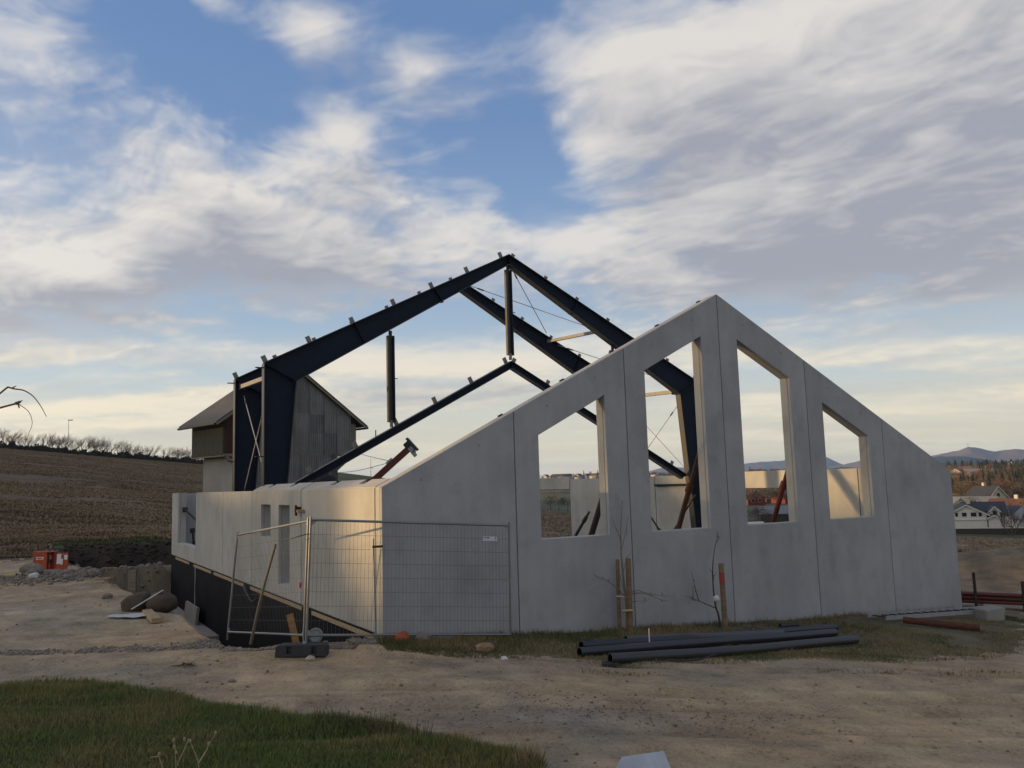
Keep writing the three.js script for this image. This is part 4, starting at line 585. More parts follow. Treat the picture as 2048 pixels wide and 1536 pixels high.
function sapling(label, main, r0, branches, mat) { const o = main[0], t = thing('sapling', label, 'sapling', o), off = (l) => l.map((p) => [p[0] - o[0], p[1] - o[1], p[2] - o[2]]); part(t, 'trunk', tube(off(main), r0, r0 * 0.2, 7), mat); for (const [pts, r] of branches) { const g = [tube(off(pts), r, 0.003, 5)], q = rng(pts.length * 77 + (pts[0][1] * 100 | 0)); for (let k = 0; k < 5; k++) { const i = Math.min(pts.length - 2, 1 + (q() * (pts.length - 1) | 0)), a = pts[i], s = q() > 0.5 ? 1 : -1; g.push(rod(V3(a[0] - o[0], a[1] - o[1], a[2] - o[2]), V3(a[0] - o[0] + (q() - 0.4) * 0.09, a[1] - o[1] + 0.05 * s + q() * 0.03, a[2] - o[2] + (q() - 0.5) * 0.05), 0.006, 0.003, 4)); } part(t, 'branch', g, mat); } return t; }
{ const g1 = H(2.1, -17.2), z = -17.25; sapling('taller bare sapling tied between two stakes in front of the gable', [[2.13, g1 - 0.1, z], [2.15, 0.21, z], [2.11, 0.84, z], [2.09, 1.44, z], [2.12, 1.94, z], [2.16, 2.32, z]], 0.028, [
    [[[2.12, 0.44, z], [1.96, 0.62, z], [1.82, 0.72, z], [1.70, 0.79, z], [1.58, 0.84, z], [1.46, 0.92, z]], 0.013], [[[2.14, 0.40, z], [2.34, 0.49, z], [2.64, 0.44, z], [2.83, 0.35, z], [3.01, 0.31, z]], 0.012], [[[2.13, 0.36, z + .05], [2.33, 0.55, z + .05], [2.52, 0.5, z + .05], [2.87, 0.43, z + .05], [3.02, 0.42, z + .05]], 0.011], [[[2.12, 0.28, z], [2.3, 0.33, z], [2.52, 0.33, z], [2.62, 0.36, z]], 0.009], [[[2.10, 1.5, z], [2.02, 1.75, z], [1.92, 2.0, z]], 0.010], [[[2.10, 1.35, z], [2.2, 1.7, z], [2.27, 2.05, z]], 0.009], [[[2.11, 0.9, z], [2.2, 1.15, z], [2.3, 1.32, z]], 0.007], [[[2.12, 0.5, z], [2.05, 0.8, z + 0.1], [2.0, 1.0, z + 0.1]], 0.007]], std([.20, .155, .11], 0.95));
  solo('tie_band', rod(V3(1.96, 0.43, -17.28), V3(2.24, 0.42, -17.24), 0.02, 0.02, 6), std([.45, .38, .28], 0.9), 'pale band tying the taller sapling to its left stake', 'tie');
  solo('tie_band', rod(V3(2.05, 0.16, -17.18), V3(2.26, 0.17, -17.14), 0.03, 0.03, 6), std([.40, .30, .20], 0.9), 'pale band low on the thicker stake of the taller sapling', 'tie');
  const z2 = -18.25, g2 = H(4.2, -18.2); sapling('smaller bare sapling with one long low branch and a white rag', [[4.23, g2 - 0.1, z2], [4.2, -0.13, z2], [4.16, 0.0, z2], [4.13, 0.28, z2], [4.13, 0.78, z2], [4.17, 1.08, z2], [4.23, 1.34, z2], [4.32, 1.47, z2]], 0.024, [
    [[[4.15, 0.0, z2], [3.93, 0.1, z2], [3.79, 0.17, z2], [3.66, 0.21, z2], [3.52, 0.28, z2]], 0.012], [[[3.80, 0.16, z2], [3.75, 0.39, z2], [3.71, 0.60, z2], [3.67, 0.80, z2]], 0.009], [[[3.69, 0.19, z2], [3.69, 0.49, z2]], 0.007], [[[4.24, 1.36, z2], [4.28, 1.5, z2], [4.27, 1.6, z2]], 0.006], [[[4.13, 0.7, z2], [4.06, 0.84, z2]], 0.006], [[[4.13, 0.62, z2], [4.22, 0.75, z2]], 0.006]], std([.065, .045, .035], 0.95));
  solo('rag', rock(0.075, 91, 0.9, 1.0, 0.8, 2, 0.5).translate(4.15, 0.20, -18.12), M.paper, 'crumpled white rag tied to the smaller sapling', 'rag'); }
function pipe(pts, r, label, mat = M.blackPlastic, wall = 0.012) {
  const t = thing('pipe', label, 'pipe', pts[0]), o = pts[0], c = new THREE.CatmullRomCurve3(pts.map((p) => V3(p[0] - o[0], p[1] - o[1], p[2] - o[2])));
  part(t, 'outer_skin', new THREE.TubeGeometry(c, 24, r, 20, false), mat); part(t, 'inner_skin', new THREE.TubeGeometry(c, 24, r - wall, 20, false), Object.assign(M.membrane, { side: THREE.DoubleSide }));
  for (const s of [0, 1]) { const p = c.getPointAt(s), d = c.getTangentAt(s), g = new THREE.RingGeometry(r - wall, r, 20); g.lookAt(d.clone().multiplyScalar(s ? 1 : -1)); g.translate(p.x, p.y, p.z); part(t, 'rim', g, mat); } return t; }
const gp = (x, z, d) => [x, H(x, z) + d, z];
const run = (a, b, bow) => [0, 0.25, 0.5, 0.75, 1].map((s) => [lerp(a[0], b[0], s) + 0.4 * bow * Math.sin(s * Math.PI), Math.max(lerp(a[1], b[1], s), H(lerp(a[0], b[0], s), lerp(a[2], b[2], s)) + 0.075), lerp(a[2], b[2], s) + bow * Math.sin(s * Math.PI)]);
pipe(run([0.98, -0.06, -14.35], [6.4, -0.46, -17.65], 0.05), 0.080, 'middle black plastic pipe of the bundle on the grass verge', std([.030, .034, .048], 0.38, { map: TX.grain }));
pipe(run([1.05, -0.05, -14.85], [6.62, -0.45, -18.2], 0.08), 0.076, 'rearmost black plastic pipe of the bundle, its far end raised');
pipe(run([1.44, -0.09, -13.95], [6.5, -0.46, -16.85], 0.14), 0.082, 'foremost black plastic pipe of the bundle with a capped far end', std([.040, .045, .050], 0.45, { map: TX.grain }));
pipe([gp(1.9, -15.55, 0.10), gp(3.8, -16.35, 0.12), gp(5.2, -17.2, 0.11)], 0.075, 'thin grey pipe lying behind the black pipe bundle', std([.06, .065, .07], 0.5));
solo('pipe_chock', box(-0.13, 0.13, 0, 0.07, -0.1, 0.1, 0.01).translate(...onGround(1.44, -13.98, 0)), M.rubber, 'dark block under the near end of the foremost pipe', 'block');
solo('pipe_offcut', tube([gp(2.4, -14.2, 0.03), gp(2.9, -14.32, 0.05), gp(3.25, -14.45, 0.13)], 0.018, 0.014, 6), M.rubber, 'thin grey stick lying against the foremost pipe', 'stick');
solo('pipe_offcut', metreUV(new THREE.CylinderGeometry(0.055, 0.055, 0.42, 16, 1, true).rotateZ(Math.PI / 2).rotateY(0.2)).translate(...onGround(5.75, -18.5, 0.06)), Object.assign(std([.02, .02, .025], 0.5), { side: THREE.DoubleSide }), 'short black pipe offcut behind the bundle on the verge', 'pipe');
solo('marker_peg', rod(V3(2.28, H(2.28, -15.3) - 0.05, -15.3), V3(2.285, H(2.28, -15.3) + 0.36, -15.3), 0.012, 0.012, 6), M.white, 'thin white peg standing behind the pipes', 'peg');
pipe([gp(8.62, -19.5, 0.12), gp(9.3, -19.2, 0.11), gp(9.98, -18.85, 0.10)], 0.075, 'rusty steel pipe lying on the verge at the right end of the gable', M.rust);
{ const a = P3(gp(8.25, -20.0, 0.12)), b = P3(gp(12.3, -22.4, 0.16)), t = thing('ladder', 'long grey ladder lying flat at the foot of the gable, right end', 'ladder', a.toArray()), q = b.clone().sub(a), n = V3(q.z, 0, -q.x).normalize().multiplyScalar(0.24);
  part(t, 'rail', beam(n.clone(), q.clone().add(n), 0.03, 0.09), M.galvDull); part(t, 'rail', beam(n.clone().negate(), q.clone().sub(n), 0.03, 0.09), M.galvDull); for (let k = 0; k < 15; k++) { const c = q.clone().multiplyScalar((k + 0.5) / 15); part(t, 'rung', rod(c.clone().add(n), c.clone().sub(n), 0.016, 0.016, 6), M.darkSteel); } }
solo('concrete_block', metreUV(new RoundedBoxGeometry(0.55, 0.34, 0.4, 2, 0.04)).rotateZ(0.08).rotateY(0.3).translate(...onGround(11.6, -21.4, 0.13)), M.concreteOld, 'pale concrete block by the right end of the ladder', 'block');
{ const o = P3(gp(13.1, -25.0, 0.12)), q = rng(99), along = V3(0.66, 0, 0.42).normalize(), acr = V3(-along.z, 0, along.x);
  for (let r = 0; r < 3; r++) for (let k = 0; k < 5 - r; k++) { const nth = ['first', 'second', 'third', 'fourth', 'fifth'][k], c = o.clone().addScaledVector(acr, (k - 2 + r * 0.5) * 0.115).add(V3(0, 0.05 + r * 0.095, 0)), s = -0.25 + q() * 0.5, t = thing('steel_tube', `red brown prop, ${nth} from the back in the ${['bottom', 'middle', 'top'][r]} layer of the right stack`, 'prop', c.toArray(), 0, 'stacked red brown props'); part(t, 'outer_tube', rod(along.clone().multiplyScalar(-0.4 + s), along.clone().multiplyScalar(1.6 + s), 0.045, 0.045, 10), k % 3 ? M.redPaint : M.rust); part(t, 'inner_tube', rod(along.clone().multiplyScalar(1.6 + s), along.clone().multiplyScalar(2.7 + s), 0.034, 0.034, 10), M.rust); part(t, 'end_plate', box(-0.06, 0.06, -0.06, 0.06, -0.006, 0.006).rotateY(-1).translate(...along.clone().multiplyScalar(-0.4 + s).toArray()), M.rustDark); }
  [[0.12, 0.42, 1.0, 'leftmost upright steel stake of the prop rack at the right edge'], [1.3, 0.42, 0.85, 'front upright steel stake of the prop rack at the right edge'], [1.45, -0.45, 1.0, 'rear right upright steel stake of the prop rack'], ].forEach(([s, a, h, label]) => { const p = o.clone().addScaledVector(along, s).addScaledVector(acr, a); solo('rack_stake', box(-0.03, 0.03, -0.15, h, -0.03, 0.03).translate(p.x, H(p.x, p.z), p.z), M.rustDark, label, 'stake'); });
  for (const s of [0.2, 1.5]) { const p = o.clone().addScaledVector(along, s); solo('rack_bearer', beam(p.clone().addScaledVector(acr, -0.55).add(V3(0, -0.04, 0)), p.clone().addScaledVector(acr, 0.55).add(V3(0, -0.04, 0)), 0.09, 0.09), M.timberGrey, s < 1 ? 'grey timber bearer under the left part of the prop stack' : 'grey timber bearer under the right part of the prop stack', 'bearer'); } }
// foreground: galvanised box, dry weed, twigs of a tree beside the camera
{ const t = thing('metal_box', 'weathered galvanised metal box lid at the bottom edge of the picture', 'metal box', [0, H(1, -7.3), 0]); const y = 0.36 - H(1, -7.3); const p = [[0.87, -7.6], [1.22, -7.72], [1.16, -6.7], [0.58, -6.65]];
  const body = extr(p.map(([x, z]) => [x, -z]), y - 0.03, [], 0.006).rotateX(-Math.PI / 2), lid = extr([[0.85, 7.63], [1.24, 7.755], [1.19, 6.68], [0.55, 6.62]], 0.04, [], 0.008).rotateX(-Math.PI / 2).translate(0, y - 0.03, 0); part(t, 'body', metreUV(body), M.galvDull); part(t, 'lid', metreUV(lid), std([.50, .53, .56], 0.5, { metalness: 0.35, map: TX.sheet })); part(t, 'rust_stain', metreUV(extr([[0.98, 7.05], [1.12, 7.1], [1.13, 6.8], [0.92, 6.8]], 0.0012, [], 0).rotateX(-Math.PI / 2)).translate(0, y + 0.0102, 0), std([.42, .40, .36], 0.7, { map: TX.rust })); part(t, 'side_rib', box(1.2, 1.225, y - 0.12, y - 0.04, -7.6, -6.8).rotateY(0), M.galv); }
{ const Z = -8.2, o = [-3.02, H(-3.02, Z), Z], t = thing('dry_weed', 'dry branching weed stalks standing in the foreground lawn', 'weed', o), r = (l) => l.map(([x, y]) => [x - o[0], y - o[1], (x * 7 % 1) * 0.06]), mat = std([.30, .25, .15], 0.95);
  for (const l of [[[-3.02, 0.0], [-3.02, 0.25], [-3.06, 0.33], [-3.11, 0.42]], [[-3.02, 0.24], [-2.97, 0.33], [-2.93, 0.40]], [[-3.015, 0.24], [-2.95, 0.35], [-2.90, 0.44], [-2.86, 0.50]], [[-3.22, 0.0], [-3.24, 0.22], [-3.25, 0.36], [-3.27, 0.43]], [[-3.22, 0.22], [-3.18, 0.31], [-3.14, 0.42]], [[-3.34, 0.0], [-3.36, 0.2], [-3.40, 0.29], [-3.40, 0.31]], [[-3.40, 0.30], [-3.48, 0.30]]]) part(t, 'stalk', tube(r(l), 0.0075, 0.004, 5), mat);
  const q = rng(15); for (const [x, y] of [[-3.11, 0.43], [-2.93, 0.405], [-2.86, 0.51], [-3.27, 0.44], [-3.26, 0.38], [-3.13, 0.43], [-3.15, 0.46], [-3.40, 0.32], [-3.24, 0.33]]) part(t, 'seed_head', rock(0.014, 200 + (q() * 99 | 0), 0.9, 1.5, 0.9, 1, 0.4).translate(x - o[0], y - o[1], (x * 7 % 1) * 0.06), mat); }
{ const Z = -4, o = [-2.95, H(-2.95, Z), Z], t = thing('garden_shrub', 'bare drooping shrub shoots reaching in at the left edge of the picture', 'shrub', o), r = (l) => l.map(([x, y, z = Z]) => [x - o[0], y - o[1], z - Z]), mat = std([.13, .10, .075], 0.9);
  part(t, 'trunk', tube(r([[-2.95, -0.1], [-2.98, 0.9], [-2.94, 1.9], [-2.88, 2.6]]), 0.03, 0.012, 8), mat);
  part(t, 'shoot', [tube(r([[-2.90, 2.3], [-2.72, 2.85], [-2.55, 3.16], [-2.44, 3.232], [-2.405, 3.268]]), 0.008, 0.0042, 6), tube(r([[-2.405, 3.268], [-2.375, 3.258], [-2.33, 3.25], [-2.285, 3.222], [-2.245, 3.172], [-2.215, 3.12]]), 0.0042, 0.0014, 5), rod(P3(r([[-2.385, 3.262]])[0]), P3(r([[-2.365, 3.272]])[0]), 0.004, 0.002, 5)], mat);
  part(t, 'shoot', [tube(r([[-2.92, 2.2], [-2.72, 2.9], [-2.55, 3.14], [-2.44, 3.168], [-2.36, 3.188]]), 0.008, 0.0048, 6), tube(r([[-2.35, 3.185], [-2.30, 3.145], [-2.282, 3.09], [-2.30, 3.035]]), 0.002, 0.001, 5), rod(P3(r([[-2.365, 3.187]])[0]), P3(r([[-2.343, 3.196]])[0]), 0.008, 0.006, 6), rod(P3(r([[-2.35, 3.19]])[0]), P3(r([[-2.333, 3.202]])[0]), 0.0045, 0.002, 5), rod(P3(r([[-2.352, 3.185]])[0]), P3(r([[-2.347, 3.165]])[0]), 0.0045, 0.003, 5)], mat);
  part(t, 'shoot', [tube(r([[-2.95, 2.0], [-2.7, 2.7], [-2.52, 3.02], [-2.46, 3.06], [-2.43, 3.01], [-2.425, 2.99]]), 0.007, 0.0012, 5)], mat); }
// ---------------------------------------------------------------- grass
function blades(name, n, seed, place, colour, label) {
  const g = new THREE.PlaneGeometry(0.012, 1, 1, 3).translate(0, 0.5, 0), p = g.attributes.position; for (let i = 0; i < p.count; i++) { const y = p.getY(i); p.setX(i, p.getX(i) * (1 - y * 0.92)); p.setZ(i, 0.34 * y * y); } g.computeVertexNormals();
  const q = rng(seed), list = []; for (let i = 0; i < n; i++) { const s = place(q); if (s) list.push(s); }
  const im = new THREE.InstancedMesh(g, std([1, 1, 1], 0.95, { side: THREE.DoubleSide }), list.length), m4 = new THREE.Matrix4(), e = new THREE.Euler(), qq = new THREE.Quaternion();
  list.forEach(([x, z, h, w = 1], i) => { e.set((q() - 0.5) * 0.9, q() * 6.28, (q() - 0.5) * 0.9); im.setMatrixAt(i, m4.compose(V3(x, H(x, z) - 0.01, z), qq.setFromEuler(e), V3(w * (0.7 + q() * 0.7), h * (0.6 + q() * 0.8), h))); im.setColorAt(i, new THREE.Color().setRGB(...colour(q, x, z))); });
  im.name = numbered(name); shade(im); scene.add(im); tag(im, label, 'grass', null, 'stuff');
}
blades('lawn_grass', 150000, 61, (q) => { const x = -9.2 + q() * 9.55, z0 = table(LAWN, x), z = lerp(z0 - 0.12, -7.2, q() ** 1.25); if (z > -7.2 || x < z * 0.62 - 0.2) return null; const ed = sstep(0.7, 0.05, z - z0) * (0.5 + 0.9 * vnoise(x * 2.2, 5)); return [x, z, 0.045 + 0.04 * fbm(x * 1.5, z * 1.5, 2) + ed * 0.06, 0.8 + q() * 0.5]; },
  (q, x, z) => { const d = fbm(x * 1.1 + 3, z * 1.6, 4), dry = sstep(0.42, 0.68, d + (q() - 0.5) * 0.3), b = 0.75 + q() * 0.55; return [lerp(.115, .20, dry) * b, lerp(.150, .172, dry) * b, lerp(.040, .066, dry) * b]; }, 'short green lawn with brownish patches in the foreground');
blades('verge_grass', 62000, 62, (q) => { const u = -0.2 + q() * 16.8, v = -0.02 + (vergeEdge(u) - 0.25) * q(); if (fbm(u * 1.1, v * 1.4 + 9, 3) < 0.36 + 0.22 * sstep(9, 13, u) + (q() - 0.5) * 0.25) return null; const p = B(u, v, 0); return [p.x, p.z, 0.05 + 0.07 * q() * sstep(-1.8, -0.1, v), 1.1]; },
  (q, x, z) => { const dry = sstep(0.40, 0.66, fbm(x * 0.8, z * 0.8 + 30, 3) + (q() - 0.5) * 0.3 + sstep(5, 11, x) * 0.12), b = 0.7 + q() * 0.6; return [lerp(.085, .22, dry) * b, lerp(.092, .165, dry) * b, lerp(.030, .08, dry) * b]; }, 'patchy half dry grass along the foot of the gable wall');
blades('bank_grass', 9000, 63, (q) => { const p = B(-5 + q() * 8, 34.8 + q() * 4, 0); return regionAt(p.x, p.z) === REGION.pasture ? [p.x, p.z, 0.08 + q() * 0.07, 3] : null; }, (q) => { const b = 0.7 + q() * 0.6; return [.085 * b, .092 * b, .03 * b]; }, 'green grass strip on the bank behind the pit');
blades('dry_tuft', 1500, 64, (q) => { const a = q() * 6.28, r = q() * 0.17; return [0.06 + Math.cos(a) * r * 0.8, -8.42 + Math.sin(a) * r, 0.12 + 0.15 * q() * (1 - r * 3), 0.7]; }, (q) => { const b = 0.7 + q() * 0.6, y = q(); return y > 0.35 ? [.36 * b, .28 * b, .15 * b] : [.11 * b, .10 * b, .04 * b]; }, 'straw coloured grass tuft at the tip of the lawn');
blades('edge_weeds', 420, 65, (q) => { const x = lerp(-2.4, -1.0, q()), z = table(LAWN, x) + q() * 0.2; return [x, z, 0.14 + q() * 0.12, 1]; }, (q) => { const b = 0.6 + q() * 0.5; return [.11 * b, .08 * b, .06 * b]; }, 'dark weed stems standing along the lawn edge');
blades('yard_tufts', 1300, 66, (q) => { const k = (q() * 14) | 0, cx = lerp(-3, 8, hash(k, 3)), cz = -14.3 + (hash(k, 9) - 0.5) * 2.6, a = q() * 6.28, r = q() * 0.3; return [cx + Math.cos(a) * r * 1.6, cz + Math.sin(a) * r * 0.5, 0.035 + q() * 0.03, 1]; }, (q) => { const b = 0.7 + q() * 0.6; return [.12 * b, .105 * b, .045 * b]; }, 'sparse grass tufts on the road edge before the verge');
function tufts(name, n, seed, place, colour, label) {   // clumps of dead grass and stubble, several blades to a clump
  const q0 = rng(seed + 1), p = []; for (let k = 0; k < 7; k++) { const a = q0() * 6.28, r = q0() * 0.5, x = Math.cos(a) * r, z = Math.sin(a) * r, w = 0.10, lx = (q0() - 0.5) * 0.8, lz = (q0() - 0.5) * 0.8, b = q0() * 6.28; p.push(x - w * Math.cos(b), -0.1, z - w * Math.sin(b), x + w * Math.cos(b), -0.1, z + w * Math.sin(b), x + lx, 0.5 + q0() * 0.5, z + lz); }
  const g = new THREE.BufferGeometry(); g.setAttribute('position', new THREE.Float32BufferAttribute(p, 3)); g.computeVertexNormals();
  const q = rng(seed), l = []; for (let i = 0; i < n; i++) { const s = place(q); if (s) l.push(s); }
  const im = new THREE.InstancedMesh(metreUV(g), std([1, 1, 1], 1, { side: THREE.DoubleSide }), l.length), m4 = new THREE.Matrix4(), qq = new THREE.Quaternion();
  l.forEach(([x, z, s, h], i) => { im.setMatrixAt(i, m4.compose(V3(x, H(x, z), z), qq.setFromAxisAngle(V3(0, 1, 0), q() * 6.28), V3(s, h, s))); im.setColorAt(i, new THREE.Color().setRGB(...colour(q, x, z))); });
  im.name = numbered(name); shade(im); scene.add(im); tag(im, label, 'grass', null, 'stuff');
}
const strawTone = (q, x, z) => { const d = fbm(x * 0.05 + 2, z * 0.18 + 3, 4), b = (0.8 + q() * 0.25) * (0.75 + 0.5 * d), dark = q() < 0.25 ? 0.75 : 1; return [.27 * b * dark, .205 * b * dark, .125 * b * dark]; };
tufts('field_stubble', 80000, 67, (q) => { const th = -32.5 + q() * 14, r = 46 + (q() ** 1.4) * 123, [x, z] = [r * Math.sin(rad(th)), -r * Math.cos(rad(th))]; return regionAt(x, z) === REGION.field && fbm(x * 0.08, z * 0.3, 3) > 0.30 + q() * 0.2 ? [x, z, 0.35 + q() * 0.4, 0.06 + q() * 0.13] : null; }, strawTone, 'dead grass and stubble over the brown field on the left');
tufts('field_stubble', 7000, 68, (q) => { const w = q() < 0.5, th = w ? 1 + q() * 5 : 25.5 + q() * 7, r = 46 + (q() ** 1.3) * 123, [x, z] = [r * Math.sin(rad(th)), -r * Math.cos(rad(th))], g = regionAt(x, z); return g === REGION.field || g === REGION.stubble ? [x, z, 0.35 + q() * 0.4, 0.08 + q() * 0.16] : null; }, strawTone, 'dead stubble over the fields right of and behind the hall');
// ---------------------------------------------------------------- bare trees and hedge on the crest
const spot = (th, D) => [D * Math.sin(rad(th)), -D * Math.cos(rad(th))];
function twiggy(seed, h, stems, lean, r0, depth = 3, kids = 4) {
  const q = rng(seed), trunk = [], crown = [];
  const grow = (p, d, len, r, lvl) => { const e = p.clone().addScaledVector(d, len); (lvl === 0 ? trunk : crown).push(rod(p, e, r, r * 0.55, 3, true)); if (lvl >= depth) return; const n = kids + (q() * 2 | 0); for (let i = 0; i < n; i++) { const s = 0.35 + 0.65 * (i + q()) / n, nd = d.clone().add(V3((q() - 0.5) * 1.25 + lean * 0.2, (q() - 0.25) * 0.7, (q() - 0.5) * 1.25)).normalize(); grow(p.clone().addScaledVector(d, len * s), nd, len * (0.5 + q() * 0.22), r * 0.5, lvl + 1); } };
  for (let i = 0; i < stems; i++) { const a = (i + q()) / stems * 6.28, d = V3(Math.cos(a) * 0.5 + lean, 1, Math.sin(a) * 0.5).normalize(); grow(V3(Math.cos(a) * 0.15, -0.3, Math.sin(a) * 0.15), d, h * (0.42 + q() * 0.16), r0, 0); }
  return [join(trunk), join(crown)];
}
const crestBark = std([.20, .145, .095], 0.95);
const bushProto = [0, 1, 2, 3].map((k) => { const [a, b] = twiggy(500 + k * 7, 4.4, 5 + (k % 3), [0.25, 0.4, 0.1, 0.3][k], 0.055, 3, 4); return [a, b]; });
const TREES = [[-31.9, 1.0], [-31.1, 1.12], [-30.5, 1.0], [-29.9, 0.95], [-29.1, 1.05], [-28.6, 1.1], [-28.1, 1.0], [-27.6, 0.95], [-27.1, 1.1], [-26.6, 1.1], [-26.1, 1.05], [-25.6, 1.0], [-25.0, 1.0], [-24.55, 0.9], [-23.9, 0.8], [-23.3, 0.9], [-22.45, 0.85], [-21.9, 0.9], [-21.45, 0.9], [-20.95, 0.85], [-20.5, 0.8], [-20.0, 0.8]];
const WHERE = ['at the left edge of the picture', 'nearest the left edge of the picture', 'behind the tip of the drooping shoots', 'left of the gap before the lamp', 'first of the dense clump left of the lamp', 'second of the dense clump left of the lamp', 'just left of the street lamp', 'right behind the street lamp', 'first to the right of the lamp', 'second to the right of the lamp', 'third to the right of the lamp', 'fourth to the right of the lamp', 'fifth right of the lamp, leaning', 'last of the long row right of the lamp', 'low one at the end of the long row', 'small lone one after the row', 'round lone one in the middle of the slope', 'one left of the last group', 'first of the last group towards the granary', 'second of the last group towards the granary', 'third of the last group, beside the granary', 'half hidden behind the granary wall'];
TREES.forEach(([th, s], i) => { const [x, z] = spot(th, 171 + (i % 3) * 2), [a, b] = bushProto[i % 4], t = thing('bare_tree', `leafless wind-bent tree on the hill crest, ${WHERE[i]}`, 'tree', [x, H(x, z) + 0.2, z], (i * 2.4) % 1 - 0.5, 'bare trees along the hill crest'); part(t, 'trunk', a, crestBark); part(t, 'crown', b, crestBark); t.scale.set(s * 0.95, s * 0.80, s); });
[[-88.8, 1.7], [-88.6, 1.9], [-88.15, 1.8], [-87.75, 1.6]].forEach(([th, s], i) => { const [x, z] = spot(th, 172), [a, b] = bushProto[(i + 1) % 4], t = thing('bare_tree', `unseen leafless crest tree added to dim the sun, ${['first', 'second', 'third', 'fourth', 'fifth'][i]} from the hedge gap`, 'tree', [x, H(x, z), z], i, 'bare trees along the hill crest'); part(t, 'trunk', a, crestBark); part(t, 'crown', b, crestBark); t.scale.setScalar(s); });  // unseen trees, added to dim the sun reaching the window openings
{ const t = thing('hedge', 'dark low hedge along the brown field crest, its unseen stretch shaped to block sun', 'hedge', [0, 0, 0]), p = [], id = [], q = rng(71), leaf = [];
  const prof = [[-1, 0], [-0.85, 0.75], [-0.3, 1], [0.35, 0.97], [0.9, 0.7], [1, 0]], ths = []; for (let a = -128; a <= -19.6; a += 0.12) ths.push(a);
  const tall = (th) => { const inside = th > -36, gap = sstep(-92.6, -91.6, th) * (1 - sstep(-89.65, -88.95, th)); return (inside ? 0.15 + 1.25 * fbm(th * 5.4, 4, 4) : lerp(1.75, 4.4, sstep(-84.7, -83.5, th)) + (fbm(th * 1.2, 4, 3) - 0.5) * 0.5) * (1 - gap * 0.8); };  // beyond the view, height and gap are shaped to cut the sunlight
  ths.forEach((th) => { const [cx, cz] = spot(th, 170.5), g = H(cx, cz), h = tall(th); prof.forEach(([s, y], k) => { const r = 170.5 + s * 1.1 + (vnoise(th * 4, k * 3) - 0.5) * 0.5; p.push(r * Math.sin(rad(th)), g - 0.3 + y * (h + 0.3) + (vnoise(th * 9, k + 20) - 0.5) * 0.25 * y, -r * Math.cos(rad(th))); });
    if (th > -34) for (let k = 0; k < 40; k++) { const r = 170.5 + (q() - 0.5) * 2.2, a = th + (q() - 0.5) * 0.12, y = g + h * (0.25 + q() * 0.95), x = r * Math.sin(rad(a)), z = -r * Math.cos(rad(a)), s = 0.12 + q() * 0.22; for (let c = 0; c < 3; c++) leaf.push(x + (q() - 0.5) * s * 2, y + (q() - 0.5) * s * 2, z + (q() - 0.5) * s * 2); } });
  for (let i = 0; i < ths.length - 1; i++) for (let k = 0; k < 5; k++) { const a = i * 6 + k; id.push(a, a + 6, a + 1, a + 1, a + 6, a + 7); }
  const g = new THREE.BufferGeometry(); g.setAttribute('position', new THREE.Float32BufferAttribute(p, 3)); g.setIndex(id); g.computeVertexNormals(); const m = std([.030, .026, .018], 1, { side: THREE.DoubleSide }); part(t, 'core', metreUV(g), m);
  const l = new THREE.BufferGeometry(); l.setAttribute('position', new THREE.Float32BufferAttribute(leaf, 3)); l.computeVertexNormals(); part(t, 'leaves', metreUV(l), m).userData.kind = 'stuff'; }
{ const [x, z] = spot(-27.8, 176), t = thing('street_lamp', 'slim street lamp standing behind the bare trees on the crest', 'street lamp', [x, H(x, z), z]); const top = 16.7 - H(x, z); part(t, 'pole', rod(V3(0, 0, 0), V3(0, top, 0), 0.05, 0.035, 8), M.darkSteel); part(t, 'lamp_head', box(-0.1, 0.75, top - 0.12, top + 0.02, -0.1, 0.1, 0.03), M.darkSteel); }
{ const [x, z] = spot(-9.6, 260), y = H(x, z), t = thing('antenna_mast', 'thin distant mast rising above the green hill', 'mast', [x, y, z]); part(t, 'pole', rod(V3(0, 0, 0), V3(0, 11.3 - y, 0), 0.09, 0.05, 6), M.darkSteel); part(t, 'crossarm', rod(V3(-0.8, 8.5 - y, 0), V3(0.8, 8.5 - y, 0), 0.04, 0.04, 5), M.darkSteel); }
{ const a = V3(-6.45, 4.05, -45); for (const [b, s, label] of [[V3(-12.0, 5.55, -60), 0.3, 'upper thin cable running from the red boom towards the granary'], [V3(-13.0, 3.8, -60), 0.5, 'lower sagging cable running from the red boom towards the granary']]) { const m = a.clone().lerp(b, 0.5); m.y -= s * 0.3; solo('cable', tube([a.toArray(), m.toArray(), b.toArray()], 0.016, 0.016, 4), M.darkSteel, label, 'cable'); } }
